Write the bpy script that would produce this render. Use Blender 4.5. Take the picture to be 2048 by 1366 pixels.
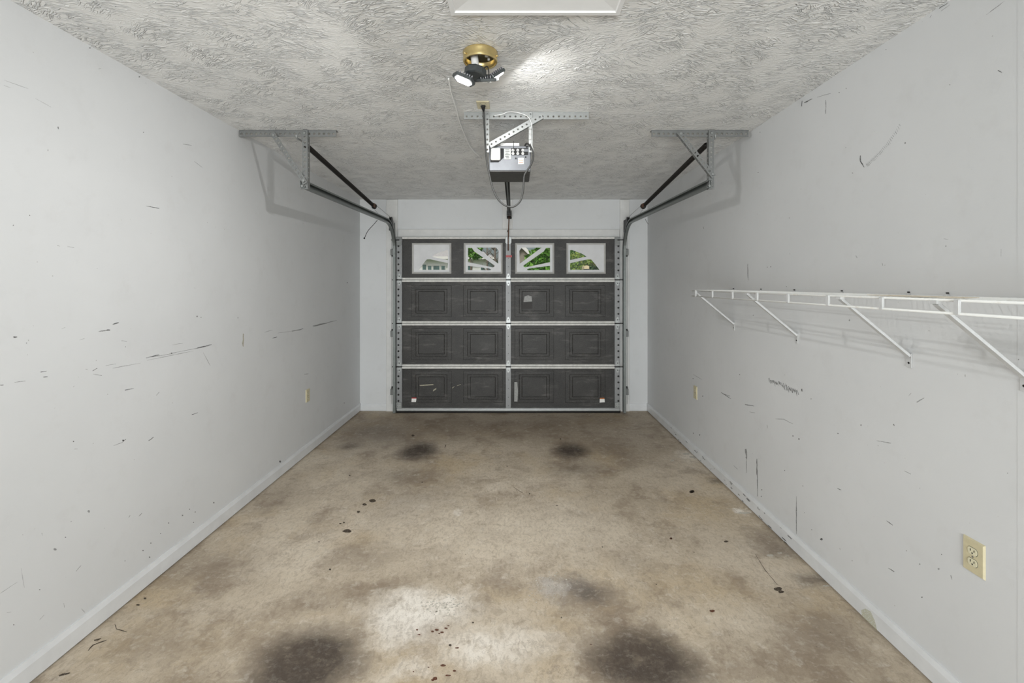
import bpy, bmesh, math, random
from mathutils import Vector, Matrix
from mathutils.geometry import tessellate_polygon

for o in list(bpy.data.objects):
    bpy.data.objects.remove(o, do_unlink=True)
scene = bpy.context.scene
COL = scene.collection
R = math.radians

# ------------------------------------------------------------------ camera
F = 910.2          # focal length in pixels of the 2048 x 1366 frame (16 mm on 36 mm)
VX, VY = 1028.7, 568.0
EYE = 1.558
cam_d = bpy.data.cameras.new('camera')
cam_d.sensor_width = 36.0
cam_d.lens = 16.0
cam_d.shift_x = -(VX - 1024.0) / 2048.0
cam_d.shift_y = -(683.0 - VY) / 2048.0
cam_d.clip_start = 0.02
cam_d.clip_end = 500
cam = bpy.data.objects.new('camera', cam_d)
COL.objects.link(cam)
cam.location = (0, 0, EYE)
cam.rotation_euler = (R(90), 0, 0)
scene.camera = cam

# ------------------------------------------------------------------ view, world, sun, added fill light
scene.view_settings.view_transform = 'Standard'
scene.view_settings.look = 'None'
scene.view_settings.gamma = 1.0
scene.view_settings.use_curve_mapping = False
scene.view_settings.exposure = 0.15

world = bpy.data.worlds.new('sky')
scene.world = world
world.use_nodes = True
wn = world.node_tree
wn.nodes.clear()
w_out = wn.nodes.new('ShaderNodeOutputWorld')
w_bg = wn.nodes.new('ShaderNodeBackground')
w_sky = wn.nodes.new('ShaderNodeTexSky')
w_sky.sky_type = 'NISHITA'
w_sky.sun_disc = False
w_sky.sun_elevation = R(48)
w_sky.sun_rotation = R(200)
w_sky.dust_density = 5.0
w_bg.inputs['Strength'].default_value = 0.12
wn.links.new(w_sky.outputs[0], w_bg.inputs['Color'])
wn.links.new(w_bg.outputs[0], w_out.inputs['Surface'])

sun_d = bpy.data.lights.new('sun', 'SUN')
sun_d.energy = 1.1
sun_d.angle = R(3)
sun_d.color = (1.0, 0.96, 0.9)
sun = bpy.data.objects.new('sun', sun_d)
COL.objects.link(sun)
sun.rotation_euler = (R(48), 0, R(-25))      # high sun from behind the garage, lighting the street side

# added fill light outside an unseen window made for it in the rear wall
fill_d = bpy.data.lights.new('rear_fill_light', 'AREA')
fill_d.shape = 'RECTANGLE'
fill_d.size, fill_d.size_y = 2.6, 1.55
fill_d.energy = 320
fill_d.color = (.985, .99, 1.0)
fill = bpy.data.objects.new('rear_fill_light', fill_d)
COL.objects.link(fill)
fill.location = (-0.13, -3.95, .9)
fill.rotation_euler = (R(103), 0, 0)           # shines along +Y into the room
LED_POWER = (20.0, 0.0, 8.0)   # the three folding panels

# ------------------------------------------------------------------ room numbers
XL, XR, YB, YR = -1.894, 1.634, 5.583, -3.7   # left wall, right wall, door wall, rear wall
CZ0, CSL = 2.595, 0.0075                      # the ceiling rises slightly away from the door
def ceil_z(y): return CZ0 + CSL * (YB - y)
def ceil_d(py): return F * (CZ0 - EYE + CSL * YB) / ((VY - py) + CSL * F)
def at(px, py, d): return Vector(((px - VX) * d / F, d, EYE + (VY - py) * d / F))
def floor_pt(px, py):
    d = F * EYE / (py - VY); return Vector(((px - VX) * d / F, d, 0.0))
def wall_pt(px, py, side):
    X = XL if side < 0 else XR
    d = F * X / (px - VX); return Vector((X, d, EYE + (VY - py) * d / F))
def ceil_pt(px, py):
    d = ceil_d(py); return Vector(((px - VX) * d / F, d, ceil_z(d)))

# ------------------------------------------------------------------ mesh builder
class MB:
    def __init__(s): s.v = []; s.f = []
    def add(s, vs, fs):
        n = len(s.v); s.v += [tuple(v) for v in vs]; s.f += [tuple(i + n for i in f) for f in fs]; return s
    def box(s, x0, x1, y0, y1, z0, z1, m=None):
        vs = [Vector((x, y, z)) for z in (z0, z1) for y in (y0, y1) for x in (x0, x1)]
        if m is not None: vs = [m @ v for v in vs]
        return s.add(vs, [(0, 2, 3, 1), (4, 5, 7, 6), (0, 1, 5, 4), (2, 6, 7, 3), (0, 4, 6, 2), (1, 3, 7, 5)])
    def prism(s, poly, m, t):           # polygon in local xy, extruded from z=0 to z=t
        n = len(poly)
        vs = [m @ Vector((p[0], p[1], 0)) for p in poly] + [m @ Vector((p[0], p[1], t)) for p in poly]
        fs = [tuple(range(n - 1, -1, -1)), tuple(range(n, 2 * n))]
        fs += [(i, (i + 1) % n, n + (i + 1) % n, n + i) for i in range(n)]
        return s.add(vs, fs)
    def plate(s, outer, holes, m, t):   # plate with holes, local xy, from z=0 to z=t
        loops = [outer] + holes
        pts = [p for l in loops for p in l]
        tris = tessellate_polygon([[Vector((p[0], p[1], 0)) for p in l] for l in loops])
        n = len(pts)
        vs = [m @ Vector((p[0], p[1], 0)) for p in pts] + [m @ Vector((p[0], p[1], t)) for p in pts]
        fs = []
        for a, b, c in tris:
            pa, pb, pc = pts[a], pts[b], pts[c]
            if (pb[0] - pa[0]) * (pc[1] - pa[1]) - (pb[1] - pa[1]) * (pc[0] - pa[0]) < 0: b, c = c, b
            fs += [(c, b, a), (a + n, b + n, c + n)]
        k = 0
        for l in loops:
            ln = len(l)
            for i in range(ln):
                a, b = k + i, k + (i + 1) % ln
                fs.append((a, b, b + n, a + n))
            k += ln
        return s.add(vs, fs)
    def strip(s, L, W, pitch, r, t, m, y_off=0.5, sides=8):  # perforated strip along local x
        nc = max(1, int(L / pitch)); pc = L / nc
        cx = []
        for i in range(nc):
            x0, x1, c = i * pc, (i + 1) * pc, (i + .5) * pc
            yc = W * y_off
            outer = [(x1, yc), (x1, W), (c, W), (x0, W), (x0, yc), (x0, 0), (c, 0), (x1, 0)]
            inner = [(c + r * math.cos(k * math.pi / 4), yc + r * math.sin(k * math.pi / 4)) for k in range(8)]
            vs = [m @ Vector((p[0], p[1], z)) for z in (0, t) for p in outer + inner]
            fs = []
            for k in range(8):
                j = (k + 1) % 8
                fs += [(j, k, 8 + k, 8 + j), (16 + k, 16 + j, 24 + j, 24 + k), (8 + k, 24 + k, 24 + j, 8 + j)]
            fs += [(1, 2, 18, 17), (2, 3, 19, 18), (5, 6, 22, 21), (6, 7, 23, 22)]
            if i == 0: fs += [(3, 4, 20, 19), (4, 5, 21, 20)]
            if i == nc - 1: fs += [(7, 0, 16, 23), (0, 1, 17, 16)]
            s.add(vs, fs)
        return s
    def angle(s, L, W, pitch, r, t, m):  # perforated L angle along local x: one leg in xy, the other in xz
        s.strip(L, W, pitch, r, t, m)
        m2 = m @ Matrix.Rotation(R(90), 4, 'X')
        return s.strip(L, W, pitch, r, t, m2)
    def tube(s, pts, r, n=8, caps=True, radii=None):
        pts = [Vector(p) for p in pts]; k = len(pts)
        up = None; rings = []
        for i, p in enumerate(pts):
            t = (pts[min(i + 1, k - 1)] - pts[max(i - 1, 0)]).normalized()
            if up is None:
                up = Vector((0, 0, 1)) if abs(t.z) < .9 else Vector((1, 0, 0))
            a = t.cross(up)
            if a.length < 1e-6: a = t.orthogonal()
            a.normalize(); b = a.cross(t).normalized(); up = b
            rr = radii[i] if radii else r
            rings.append([p + rr * (math.cos(2 * math.pi * j / n) * a + math.sin(2 * math.pi * j / n) * b) for j in range(n)])
        vs = [v for g in rings for v in g]
        fs = [(i * n + j, i * n + (j + 1) % n, (i + 1) * n + (j + 1) % n, (i + 1) * n + j) for i in range(k - 1) for j in range(n)]
        if caps: fs += [tuple(range(n - 1, -1, -1)), tuple((k - 1) * n + j for j in range(n))]
        return s.add(vs, fs)
    def lathe(s, prof, m, n=32, close=False):  # prof: (radius, z)
        k = len(prof)
        vs = [m @ Vector((r * math.cos(2 * math.pi * j / n), r * math.sin(2 * math.pi * j / n), z)) for r, z in prof for j in range(n)]
        rng = k if close else k - 1
        fs = [(i * n + j, i * n + (j + 1) % n, ((i + 1) % k) * n + (j + 1) % n, ((i + 1) % k) * n + j) for i in range(rng) for j in range(n)]
        if not close: fs += [tuple(range(n - 1, -1, -1)), tuple((k - 1) * n + j for j in range(n))]
        return s.add(vs, fs)
    def cyl(s, c, axis, r, h, n=16):
        z = Vector(axis).normalized()
        m = Matrix.Translation(Vector(c)) @ z.to_track_quat('Z', 'Y').to_matrix().to_4x4()
        return s.lathe([(r, -h / 2), (r, h / 2)], m, n)
    def build(s, name, mat, parent=None, bevel=0, smooth=False):
        me = bpy.data.meshes.new(name)
        me.from_pydata(s.v, [], s.f)
        bm = bmesh.new(); bm.from_mesh(me)
        bmesh.ops.recalc_face_normals(bm, faces=bm.faces)
        if bevel:
            bmesh.ops.bevel(bm, geom=list(bm.edges), offset=bevel, segments=1, affect='EDGES', clamp_overlap=True)
        bm.to_mesh(me); bm.free()
        if smooth:
            for p in me.polygons: p.use_smooth = True
        me.materials.append(mat)
        o = bpy.data.objects.new(name, me)
        COL.objects.link(o)
        if parent is not None:
            o.parent = parent
            o.matrix_parent_inverse = Matrix.Translation(-Vector(parent.location)) if parent.type == 'EMPTY' else Matrix()
        return o

def tag(o, label, cat=None, group=None, kind=None):
    if label: o['label'] = label
    if cat: o['category'] = cat
    if group: o['group'] = group
    if kind: o['kind'] = kind
    return o
def thing(name, label, cat, loc=(0, 0, 0), group=None, kind=None):
    o = bpy.data.objects.new(name, None); COL.objects.link(o); o.location = loc
    o.empty_display_size = .1
    return tag(o, label, cat, group, kind)
def smooth_path(pts, k=8):
    pts = [Vector(p) for p in pts]; out = []
    for i in range(len(pts) - 1):
        p0, p1, p2, p3 = pts[max(i - 1, 0)], pts[i], pts[i + 1], pts[min(i + 2, len(pts) - 1)]
        for j in range(k):
            t = j / k
            out.append(.5 * (2 * p1 + (p2 - p0) * t + (2 * p0 - 5 * p1 + 4 * p2 - p3) * t * t + (3 * p1 - p0 - 3 * p2 + p3) * t ** 3))
    out.append(pts[-1]); return out
def frame_m(o, x, y):      # matrix with origin o, local x, y axes
    x = Vector(x).normalized(); y = Vector(y); y = (y - x * y.dot(x)).normalized(); z = x.cross(y)
    m = Matrix((x, y, z)).transposed().to_4x4(); m.translation = Vector(o); return m

# ------------------------------------------------------------------ materials
class NT:
    def __init__(s, name):
        s.mat = bpy.data.materials.new(name); s.mat.use_nodes = True
        s.t = s.mat.node_tree; s.t.nodes.clear()
        s.out = s.t.nodes.new('ShaderNodeOutputMaterial')
        s.p = s.t.nodes.new('ShaderNodeBsdfPrincipled')
        s.t.links.new(s.p.outputs[0], s.out.inputs[0])
        s.co = None
    def n(s, t, **kw):
        x = s.t.nodes.new(t)
        for k, v in kw.items(): setattr(x, k, v)
        return x
    def l(s, a, b): s.t.links.new(a, b)
    def pos(s):
        if s.co is None:
            s.co = s.n('ShaderNodeNewGeometry').outputs['Position']
        return s.co
    def obj(s): return s.n('ShaderNodeTexCoord').outputs['Object']
    def noise(s, scale, detail=4, rough=.55, vec=None, dist=0):
        x = s.n('ShaderNodeTexNoise'); x.inputs['Scale'].default_value = scale
        x.inputs['Detail'].default_value = detail; x.inputs['Roughness'].default_value = rough
        x.inputs['Distortion'].default_value = dist
        s.l(vec if vec is not None else s.pos(), x.inputs['Vector']); return x.outputs['Fac']
    def ramp(s, fac, stops):
        x = s.n('ShaderNodeValToRGB'); e = x.color_ramp.elements
        while len(e) < len(stops): e.new(.5)
        for k, (p, c) in enumerate(stops):
            e[k].position = p; e[k].color = (c, c, c, 1) if isinstance(c, (int, float)) else (*c, 1)
        s.l(fac, x.inputs[0]); return x.outputs[0]
    def mix(s, fac, a, b, mode='MIX'):
        x = s.n('ShaderNodeMix', data_type='RGBA', blend_type=mode)
        for i, v in ((0, fac), (6, a), (7, b)):
            if isinstance(v, (int, float)): x.inputs[i].default_value = v if i == 0 else (v, v, v, 1)
            elif isinstance(v, tuple): x.inputs[i].default_value = (*v, 1)
            else: s.l(v, x.inputs[i])
        return x.outputs[2]
    def math(s, op, a, b=0.0, clamp=False):
        x = s.n('ShaderNodeMath', operation=op, use_clamp=clamp)
        for i, v in ((0, a), (1, b)):
            if isinstance(v, (int, float)): x.inputs[i].default_value = v
            else: s.l(v, x.inputs[i])
        return x.outputs[0]
    def vmath(s, op, a, b):
        x = s.n('ShaderNodeVectorMath', operation=op)
        for i, v in ((0, a), (1, b)):
            if isinstance(v, tuple): x.inputs[i].default_value = v
            elif isinstance(v, (int, float)): x.inputs[i].default_value = (v, v, v)
            else: s.l(v, x.inputs[i])
        return x.outputs[0]
    def bump(s, h, strength=.3, dist=.002):
        x = s.n('ShaderNodeBump'); x.inputs['Strength'].default_value = strength
        x.inputs['Distance'].default_value = dist
        s.l(h, x.inputs['Height']); s.l(x.outputs[0], s.p.inputs['Normal'])
    def base(s, c):
        if isinstance(c, tuple): s.p.inputs['Base Color'].default_value = (*c, 1)
        else: s.l(c, s.p.inputs['Base Color'])
    def set(s, **kw):
        for k, v in kw.items(): s.p.inputs[k.replace('_', ' ')].default_value = v
        return s

def simple(name, c, rough=.5, metal=0.0, var=.12, scale=30, bump=0):
    n = NT(name); n.set(Roughness=rough, Metallic=metal)
    f = n.noise(scale, 3, .6, n.obj())
    lo = tuple(max(0, k * (1 - var)) for k in c); hi = tuple(min(1, k * (1 + var)) for k in c)
    n.base(n.ramp(f, [(.3, lo), (.7, hi)]))
    if bump: n.bump(f, bump, .001)
    return n.mat

def mat_wall():
    n = NT('wall_paint'); n.set(Roughness=.55); n.p.inputs['Specular IOR Level'].default_value = .3
    big = n.noise(1.3, 5, .6); mid = n.noise(7, 5, .65)
    c = n.ramp(big, [(.3, (.64, .648, .655)), (.7, (.685, .693, .70))])
    c = n.mix(n.ramp(mid, [(.56, 0.0), (.9, .35)]), c, (.52, .51, .5))
    sp = n.noise(55, 2, .5)
    c = n.mix(n.ramp(sp, [(.765, 0.0), (.79, .6)]), c, (.3, .29, .28))
    n.base(c)
    n.bump(n.noise(90, 3, .6), .12, .002)
    return n.mat

def mat_ceiling():
    n = NT('ceiling_texture'); n.set(Roughness=.42); n.p.inputs['Specular IOR Level'].default_value = .5
    p = n.pos()
    warp = n.n('ShaderNodeTexNoise'); warp.inputs['Scale'].default_value = 9; n.l(p, warp.inputs['Vector'])
    pw = n.vmath('ADD', p, n.vmath('MULTIPLY', n.vmath('SUBTRACT', warp.outputs['Color'], .5), .05))
    h = None
    for k, (vs, off) in enumerate(((5.0, 0.0), (7.5, 3.7))):
        q = n.vmath('ADD', pw, (off, off * 1.3, 0))
        vo = n.n('ShaderNodeTexVoronoi', voronoi_dimensions='2D'); vo.inputs['Scale'].default_value = vs; n.l(q, vo.inputs['Vector'])
        ang = n.n('ShaderNodeSeparateColor'); n.l(vo.outputs['Color'], ang.inputs[0])
        a = n.math('MULTIPLY', n.math('SUBTRACT', ang.outputs[0], .5), 1.5)
        rot = n.n('ShaderNodeVectorRotate', rotation_type='Z_AXIS'); n.l(q, rot.inputs['Vector']); n.l(a, rot.inputs['Angle'])
        st = n.vmath('MULTIPLY', rot.outputs[0], (13, 62, 1))
        nz = n.noise(1.0, 2, .5, st, .6)
        r = n.ramp(nz, [(.48, 0.0), (.55, 1.0), (.62, .2)])
        ed = n.ramp(vo.outputs['Distance'], [(.25, 1.0), (.62, .15)])
        r = n.math('MULTIPLY', r, ed)
        h = r if h is None else n.math('MAXIMUM', h, r)
    # smooth repaired patch around the lamp
    d = n.vmath('SUBTRACT', p, (-.16, 2.34, 0)); sx = n.n('ShaderNodeSeparateXYZ'); n.l(d, sx.inputs[0])
    rr = n.math('SQRT', n.math('ADD', n.math('POWER', n.math('DIVIDE', sx.outputs[0], .16), 2), n.math('POWER', n.math('DIVIDE', sx.outputs[1], .13), 2)))
    m = n.ramp(rr, [(.85, .12), (1.0, 1.0)])
    h = n.math('MULTIPLY', h, m)
    c = n.ramp(n.noise(1.1, 4, .6), [(.3, (.76, .753, .735)), (.7, (.82, .815, .80))])
    c = n.mix(n.math('MULTIPLY', h, .55), c, (.9, .9, .9))
    n.base(c)
    n.bump(h, 1.0, .0075)
    return n.mat

def mat_floor():
    n = NT('stained_concrete')
    p = n.pos()
    wrp = n.n('ShaderNodeTexNoise'); wrp.inputs['Scale'].default_value = 3.2; wrp.inputs['Detail'].default_value = 6
    wrp.inputs['Roughness'].default_value = .65; n.l(p, wrp.inputs['Vector'])
    wv = n.vmath('SUBTRACT', wrp.outputs['Color'], .5)
    pw = n.vmath('ADD', p, n.vmath('MULTIPLY', wv, .30))
    wr2 = n.n('ShaderNodeTexNoise'); wr2.inputs['Scale'].default_value = 11; wr2.inputs['Detail'].default_value = 7
    wr2.inputs['Roughness'].default_value = .7; n.l(p, wr2.inputs['Vector'])
    wv2 = n.vmath('SUBTRACT', wr2.outputs['Color'], .5)
    pw = n.vmath('ADD', pw, n.vmath('MULTIPLY', wv2, .12))
    pw2 = n.vmath('ADD', n.vmath('ADD', p, n.vmath('MULTIPLY', wv, .26)), n.vmath('MULTIPLY', wv2, .22))
    big = n.noise(.9, 6, .6, pw); mid = n.noise(3.5, 8, .68, pw); fine = n.noise(13, 9, .72, n.vmath('ADD', p, n.vmath('MULTIPLY', wv2, .05))); grain = n.noise(140, 3, .7)
    c = n.ramp(big, [(.28, (.20, .155, .11)), (.45, (.36, .30, .225)), (.58, (.48, .415, .33)), (.74, (.58, .52, .43))])
    c = n.mix(n.ramp(mid, [(.44, .0), (.64, .6)]), c, (.50, .43, .335))
    c = n.mix(n.ramp(mid, [(.34, .7), (.49, 0.0)]), c, (.21, .16, .115))
    tan = n.noise(1.7, 6, .6, n.vmath('ADD', pw, (7.3, 2.1, 0)))
    c = n.mix(n.ramp(tan, [(.52, 0.0), (.68, .5)]), c, (.42, .32, .19))
    # stains: centre and half size measured on the floor, colour, strength, warp
    pw3 = n.vmath('ADD', n.vmath('ADD', p, n.vmath('MULTIPLY', wv, .14)), n.vmath('MULTIPLY', wv2, .10))
    def blob(c, px, py, rx, ry, col, k, soft=.55, vec=None):
        o = floor_pt(px, py); a = rx * o.y / F; b = ry * o.y / (py - VY)
        q = n.vmath('DIVIDE', n.vmath('SUBTRACT', pw3 if col[0] < .1 else pw2, (o.x, o.y, 0)), (a, b, 1))
        ln = n.n('ShaderNodeVectorMath', operation='LENGTH')
        fl = n.vmath('MULTIPLY', q, (1, 1, 0)); n.l(fl, ln.inputs[0])
        m = n.ramp(ln.outputs['Value'], [(max(0.0, 1 - soft) * .7, k), (.7 * (1 + soft * .5) if soft < .8 else .98, 0.0)])
        m = n.math('MULTIPLY', m, n.ramp(fine, [(.3, .6 if col[0] < .2 else .4), (.5, 1.0)]))
        return n.mix(m, c, col)
    DK = (.05, .038, .03); BR = (.15, .115, .085); GR = (.17, .15, .135); WH = (.74, .70, .64); TN = (.42, .33, .21); LT = (.62, .55, .45)
    # far floor greyer and darker, middle light
    for a in [(420, 1130, 170, 60, BR, .40, .9), (560, 990, 90, 45, BR, .40, .9), (1640, 1270, 150, 90, BR, .45, .9), (330, 1290, 150, 50, BR, .35, .9), (1480, 1340, 130, 40, BR, .4, .9),
              (700, 960, 110, 30, LT, .35, .9), (1080, 960, 160, 30, LT, .35, .9), (1010, 1040, 200, 40, LT, .5, .9), (720, 1040, 90, 30, LT, .4, .9), (1150, 1060, 140, 50, LT, .4, .9),
              (1000, 850, 520, 40, BR, .62, .9), (760, 880, 190, 40, GR, .45, .9), (1210, 890, 230, 45, BR, .4, .9),
              (980, 1090, 330, 90, LT, .6, .9), (900, 1010, 240, 60, LT, .4, .9), (1250, 1090, 180, 90, LT, .3, .9),
              (1440, 1010, 120, 70, TN, .55, .9), (1380, 1160, 170, 70, TN, .35, .9), (600, 1100, 130, 60, LT, .35, .9),
              (1000, 1190, 260, 30, TN, .4, .9), (420, 1280, 200, 60, TN, .2, .9), (660, 1200, 110, 40, BR, .35, .9),
              (1480, 1250, 170, 80, LT, .4, .9),
              (850, 1215, 165, 62, WH, .85, .55), (980, 1290, 190, 46, WH, .7, .7), (800, 1255, 95, 60, WH, .6, .5), (820, 1345, 90, 40, WH, .55, .7),
              (985, 975, 40, 14, LT, .7, .6), (920, 1024, 16, 8, WH, .5, .5), (1385, 912, 42, 14, WH, .8, .6),
              (1488, 1026, 22, 9, WH, .9, .5), (1340, 1230, 60, 40, LT, .4, .8),
              (836, 902, 54, 27, DK, .97, .6), (800, 950, 70, 22, DK, .42, .9), (1142, 902, 54, 24, DK, .98, .6), (1150, 938, 80, 22, DK, .45, .9),
              (700, 892, 32, 9, DK, .6, .7), (745, 858, 80, 14, DK, .4, .9), (810, 1000, 130, 50, GR, .3, .9),
              (612, 1328, 165, 118, DK, .93, .5), (545, 1310, 110, 80, BR, .5, .9),
              (1288, 1322, 172, 104, DK, .92, .5), (1250, 1280, 130, 60, BR, .5, .9),
              (1150, 1180, 95, 42, GR, .85, .7), (1180, 1190, 45, 26, DK, .5, .8),
              (1540, 1085, 70, 38, BR, .7, .7), (1580, 1110, 60, 25, DK, .4, .8), (1625, 1160, 50, 22, DK, .6, .7), (1430, 962, 26, 8, DK, .6, .7),
              (730, 1110, 90, 40, BR, .35, .9), (1260, 1120, 60, 30, BR, .3, .9)]:
        c = blob(c, *a)
    # light gritty residue inside the mid stain
    o = floor_pt(1105, 1178)
    c = blob(c, 1105, 1178, 42, 34, (.5, .47, .44), .55, .6)
    # scratches and grain
    sv = n.vmath('MULTIPLY', pw2, (3, 60, 1)); s1 = n.noise(1.2, 4, .6, sv)
    c = n.mix(n.ramp(s1, [(.58, 0.0), (.72, .4)]), c, (.16, .125, .1))
    c = n.mix(n.ramp(fine, [(.30, .45), (.44, 0.0)]), c, (.22, .175, .125))
    c = n.mix(n.ramp(fine, [(.55, 0.0), (.70, .45)]), c, (.64, .60, .53))
    c = n.mix(n.ramp(grain, [(.3, .25), (.5, 0.0)]), c, (.18, .15, .12))
    sp = n.noise(38, 2, .5)
    c = n.mix(n.ramp(sp, [(.76, 0.0), (.785, .75)]), c, (.07, .05, .04))
    br1 = n.noise(1.0, 5, .7, n.vmath('MULTIPLY', n.vmath('ADD', p, n.vmath('MULTIPLY', wv2, .10)), (70, 22, 1)))
    br2 = n.noise(1.0, 5, .7, n.vmath('MULTIPLY', n.vmath('ADD', p, n.vmath('MULTIPLY', wv2, .10)), (20, 60, 1)))
    c = n.mix(n.ramp(br1, [(.40, .32), (.51, 0.0)]), c, (.19, .15, .11))
    c = n.mix(n.ramp(br2, [(.54, 0.0), (.70, .30)]), c, (.62, .57, .49))
    for a in ((612, 1330, 150, 108, DK, .6, .5), (1288, 1324, 155, 95, DK, .6, .5), (836, 902, 46, 22, DK, .5, .6), (1142, 902, 46, 20, DK, .55, .6)): c = blob(c, *a)
    c = n.mix(1.0, c, (1.22, 1.215, 1.21), 'MULTIPLY')
    n.base(c)
    n.l(n.ramp(fine, [(.3, .5), (.7, .75)]), n.p.inputs['Roughness'])
    n.p.inputs['Specular IOR Level'].default_value = .35
    n.bump(n.math('ADD', fine, n.math('MULTIPLY', grain, .4)), .25, .004)
    return n.mat

def mat_door():
    n = NT('dark_door_steel'); n.set(Roughness=.5); n.p.inputs['Specular IOR Level'].default_value = .4
    f = n.noise(4, 7, .72); sp = n.noise(170, 2, .6)
    c = n.ramp(f, [(.3, (.014, .013, .012)), (.58, (.034, .0315, .029)), (.76, (.075, .071, .067))])
    c = n.mix(n.ramp(sp, [(.45, 0.0), (.75, .45)]), c, (.15, .145, .14))
    st = n.noise(1.0, 5, .6, n.vmath('MULTIPLY', n.pos(), (5, 1, 22)))
    c = n.mix(n.ramp(st, [(.56, 0.0), (.74, .5)]), c, (.17, .16, .15))
    n.base(c); n.bump(sp, .15, .001)
    return n.mat

def mat_galv(name, lo, hi, rough=.42, metal=.75):
    n = NT(name); n.set(Roughness=rough, Metallic=metal)
    f = n.noise(35, 4, .65); g = n.noise(6, 3, .6)
    c = n.mix(g, n.ramp(f, [(.3, lo), (.7, hi)]), n.ramp(f, [(.35, hi), (.65, lo)]))
    n.base(c); return n.mat

def mat_emit(name, col, s):
    n = NT(name); n.base((.9, .9, .9))
    n.p.inputs['Emission Color'].default_value = (*col, 1); n.p.inputs['Emission Strength'].default_value = s
    return n.mat

def mat_glass():
    n = NT('window_glass')
    tr = n.n('ShaderNodeBsdfTransparent'); tr.inputs[0].default_value = (.93, .95, .95, 1)
    gl = n.n('ShaderNodeBsdfGlossy'); gl.inputs['Roughness'].default_value = .03
    fr = n.n('ShaderNodeFresnel'); fr.inputs[0].default_value = 1.45
    mx = n.n('ShaderNodeMixShader'); n.l(fr.outputs[0], mx.inputs[0]); n.l(tr.outputs[0], mx.inputs[1]); n.l(gl.outputs[0], mx.inputs[2])
    n.l(mx.outputs[0], n.out.inputs[0]); return n.mat

def mat_scuff(name, col, alpha):
    n = NT(name); n.base(col); n.set(Roughness=.8)
    f = n.noise(260, 3, .7)
    n.l(n.ramp(f, [(.36, alpha * .35), (.56, alpha)]), n.p.inputs['Alpha']); return n.mat

def mat_leaf(name, a, b, c):
    n = NT(name); n.set(Roughness=.5)
    f = n.noise(3.1, 5, .8)
    n.base(n.ramp(f, [(.3, a), (.5, b), (.68, c)])); return n.mat

def mat_shelf():
    n = NT('shelf_white_vinyl'); n.set(Roughness=.35)
    f = n.noise(14, 5, .65)
    c = n.mix(n.ramp(f, [(.58, 0.0), (.72, .55)]), (.80, .80, .78), (.56, .47, .36))
    n.base(c); return n.mat

M = {}
M['wall'] = mat_wall(); M['ceil'] = mat_ceiling(); M['floor'] = mat_floor(); M['door'] = mat_door()
M['trim'] = simple('trim_paint', (.68, .675, .66), .5, 0, .06, 9)
M['trim2'] = simple('hatch_white_paint', (.80, .80, .80), .45, 0, .03, 9)
M['base'] = simple('baseboard_paint', (.69, .70, .71), .4, 0, .05, 8)
M['galv'] = mat_galv('galvanized_steel', (.27, .28, .28), (.45, .46, .45))
M['galv_d'] = mat_galv('dull_galvanized_steel', (.16, .165, .16), (.29, .295, .29), .5, .55)
M['stile'] = mat_galv('stile_galvanized', (.20, .203, .206), (.33, .333, .336), .5, .4)
M['track'] = mat_galv('track_steel', (.14, .155, .15), (.27, .285, .275), .4, .7)
M['rail'] = simple('door_rail_offwhite', (.66, .65, .62), .45, 0, .14, 25)
M['alum'] = simple('aluminium_retainer', (.55, .56, .56), .35, .5, .1, 25)
M['black'] = simple('black_steel', (.018, .017, .016), .45, .3, .3, 50)
M['spring'] = simple('oiled_spring_steel', (.022, .019, .017), .4, .5, .3, 60)
M['rubber'] = simple('black_rubber', (.012, .012, .012), .7, 0, .2, 40)
M['brass'] = simple('brass', (.66, .52, .24), .3, .8, .15, 20)
M['pan'] = simple('dark_lamp_pan', (.09, .085, .08), .4, .5, .4, 60)
M['plastic_w'] = simple('white_plastic', (.78, .77, .75), .4, 0, .04, 40)
M['plastic_i'] = simple('ivory_plastic', (.60, .54, .36), .4, 0, .05, 40)
M['plastic_i2'] = simple('light_ivory_plastic', (.70, .66, .48), .4, 0, .04, 40)
M['lampgrey'] = simple('lamp_charcoal', (.075, .083, .085), .4, .3, .15, 60)
M['fin'] = simple('heatsink_aluminium', (.45, .45, .48), .3, .7, .2, 60)
M['openergrey'] = simple('opener_grey_steel', (.14, .147, .16), .42, .3, .12, 12)
M['openerdark'] = simple('opener_dark_underside', (.06, .058, .055), .5, .2, .25, 18)
M['labelgrey'] = simple('pale_label', (.60, .62, .58), .5, 0, .12, 120)
M['labelwhite'] = simple('white_label', (.82, .81, .78), .5, 0, .08, 150)
M['red'] = simple('red_plastic', (.42, .012, .014), .4, 0, .1, 30)
M['rust'] = simple('rusted_steel', (.10, .042, .02), .6, .2, .3, 60)
M['orange'] = simple('orange_label', (.5, .17, .05), .5, 0, .1, 30)
M['cordgrey'] = simple('dark_grey_cord', (.04, .04, .038), .5, 0, .15, 60)
M['wirewhite'] = simple('white_wire', (.9, .9, .89), .5, 0, .05, 60)
M['winframe'] = simple('window_frame_plastic', (.55, .54, .52), .4, 0, .06, 20)
M['insert'] = simple('window_insert_plastic', (.66, .66, .67), .4, 0, .05, 9)
M['glass'] = mat_glass()
M['led'] = mat_emit('led_panel', (1, .99, .96), 14.0)
M['shelf'] = mat_shelf()
M['brace'] = simple('brace_white_steel', (.57, .575, .575), .4, 0, .06, 30)
M['scuff_d'] = mat_scuff('dark_scuff', (.06, .06, .06), .85)
M['scuff_m'] = mat_scuff('grey_scuff', (.15, .15, .15), .55)
M['scuff_l'] = mat_scuff('faint_scuff', (.2, .2, .2), .45)
M['scuff_b'] = mat_scuff('beige_scar', (.5, .47, .36), .9)
M['rustspot'] = mat_scuff('rust_spot', (.12, .035, .015), 1.0)
M['oilspot'] = mat_scuff('oil_spot', (.05, .035, .022), 1.0)
M['whitespot'] = mat_scuff('white_crumb', (.68, .64, .56), .9)

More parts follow.
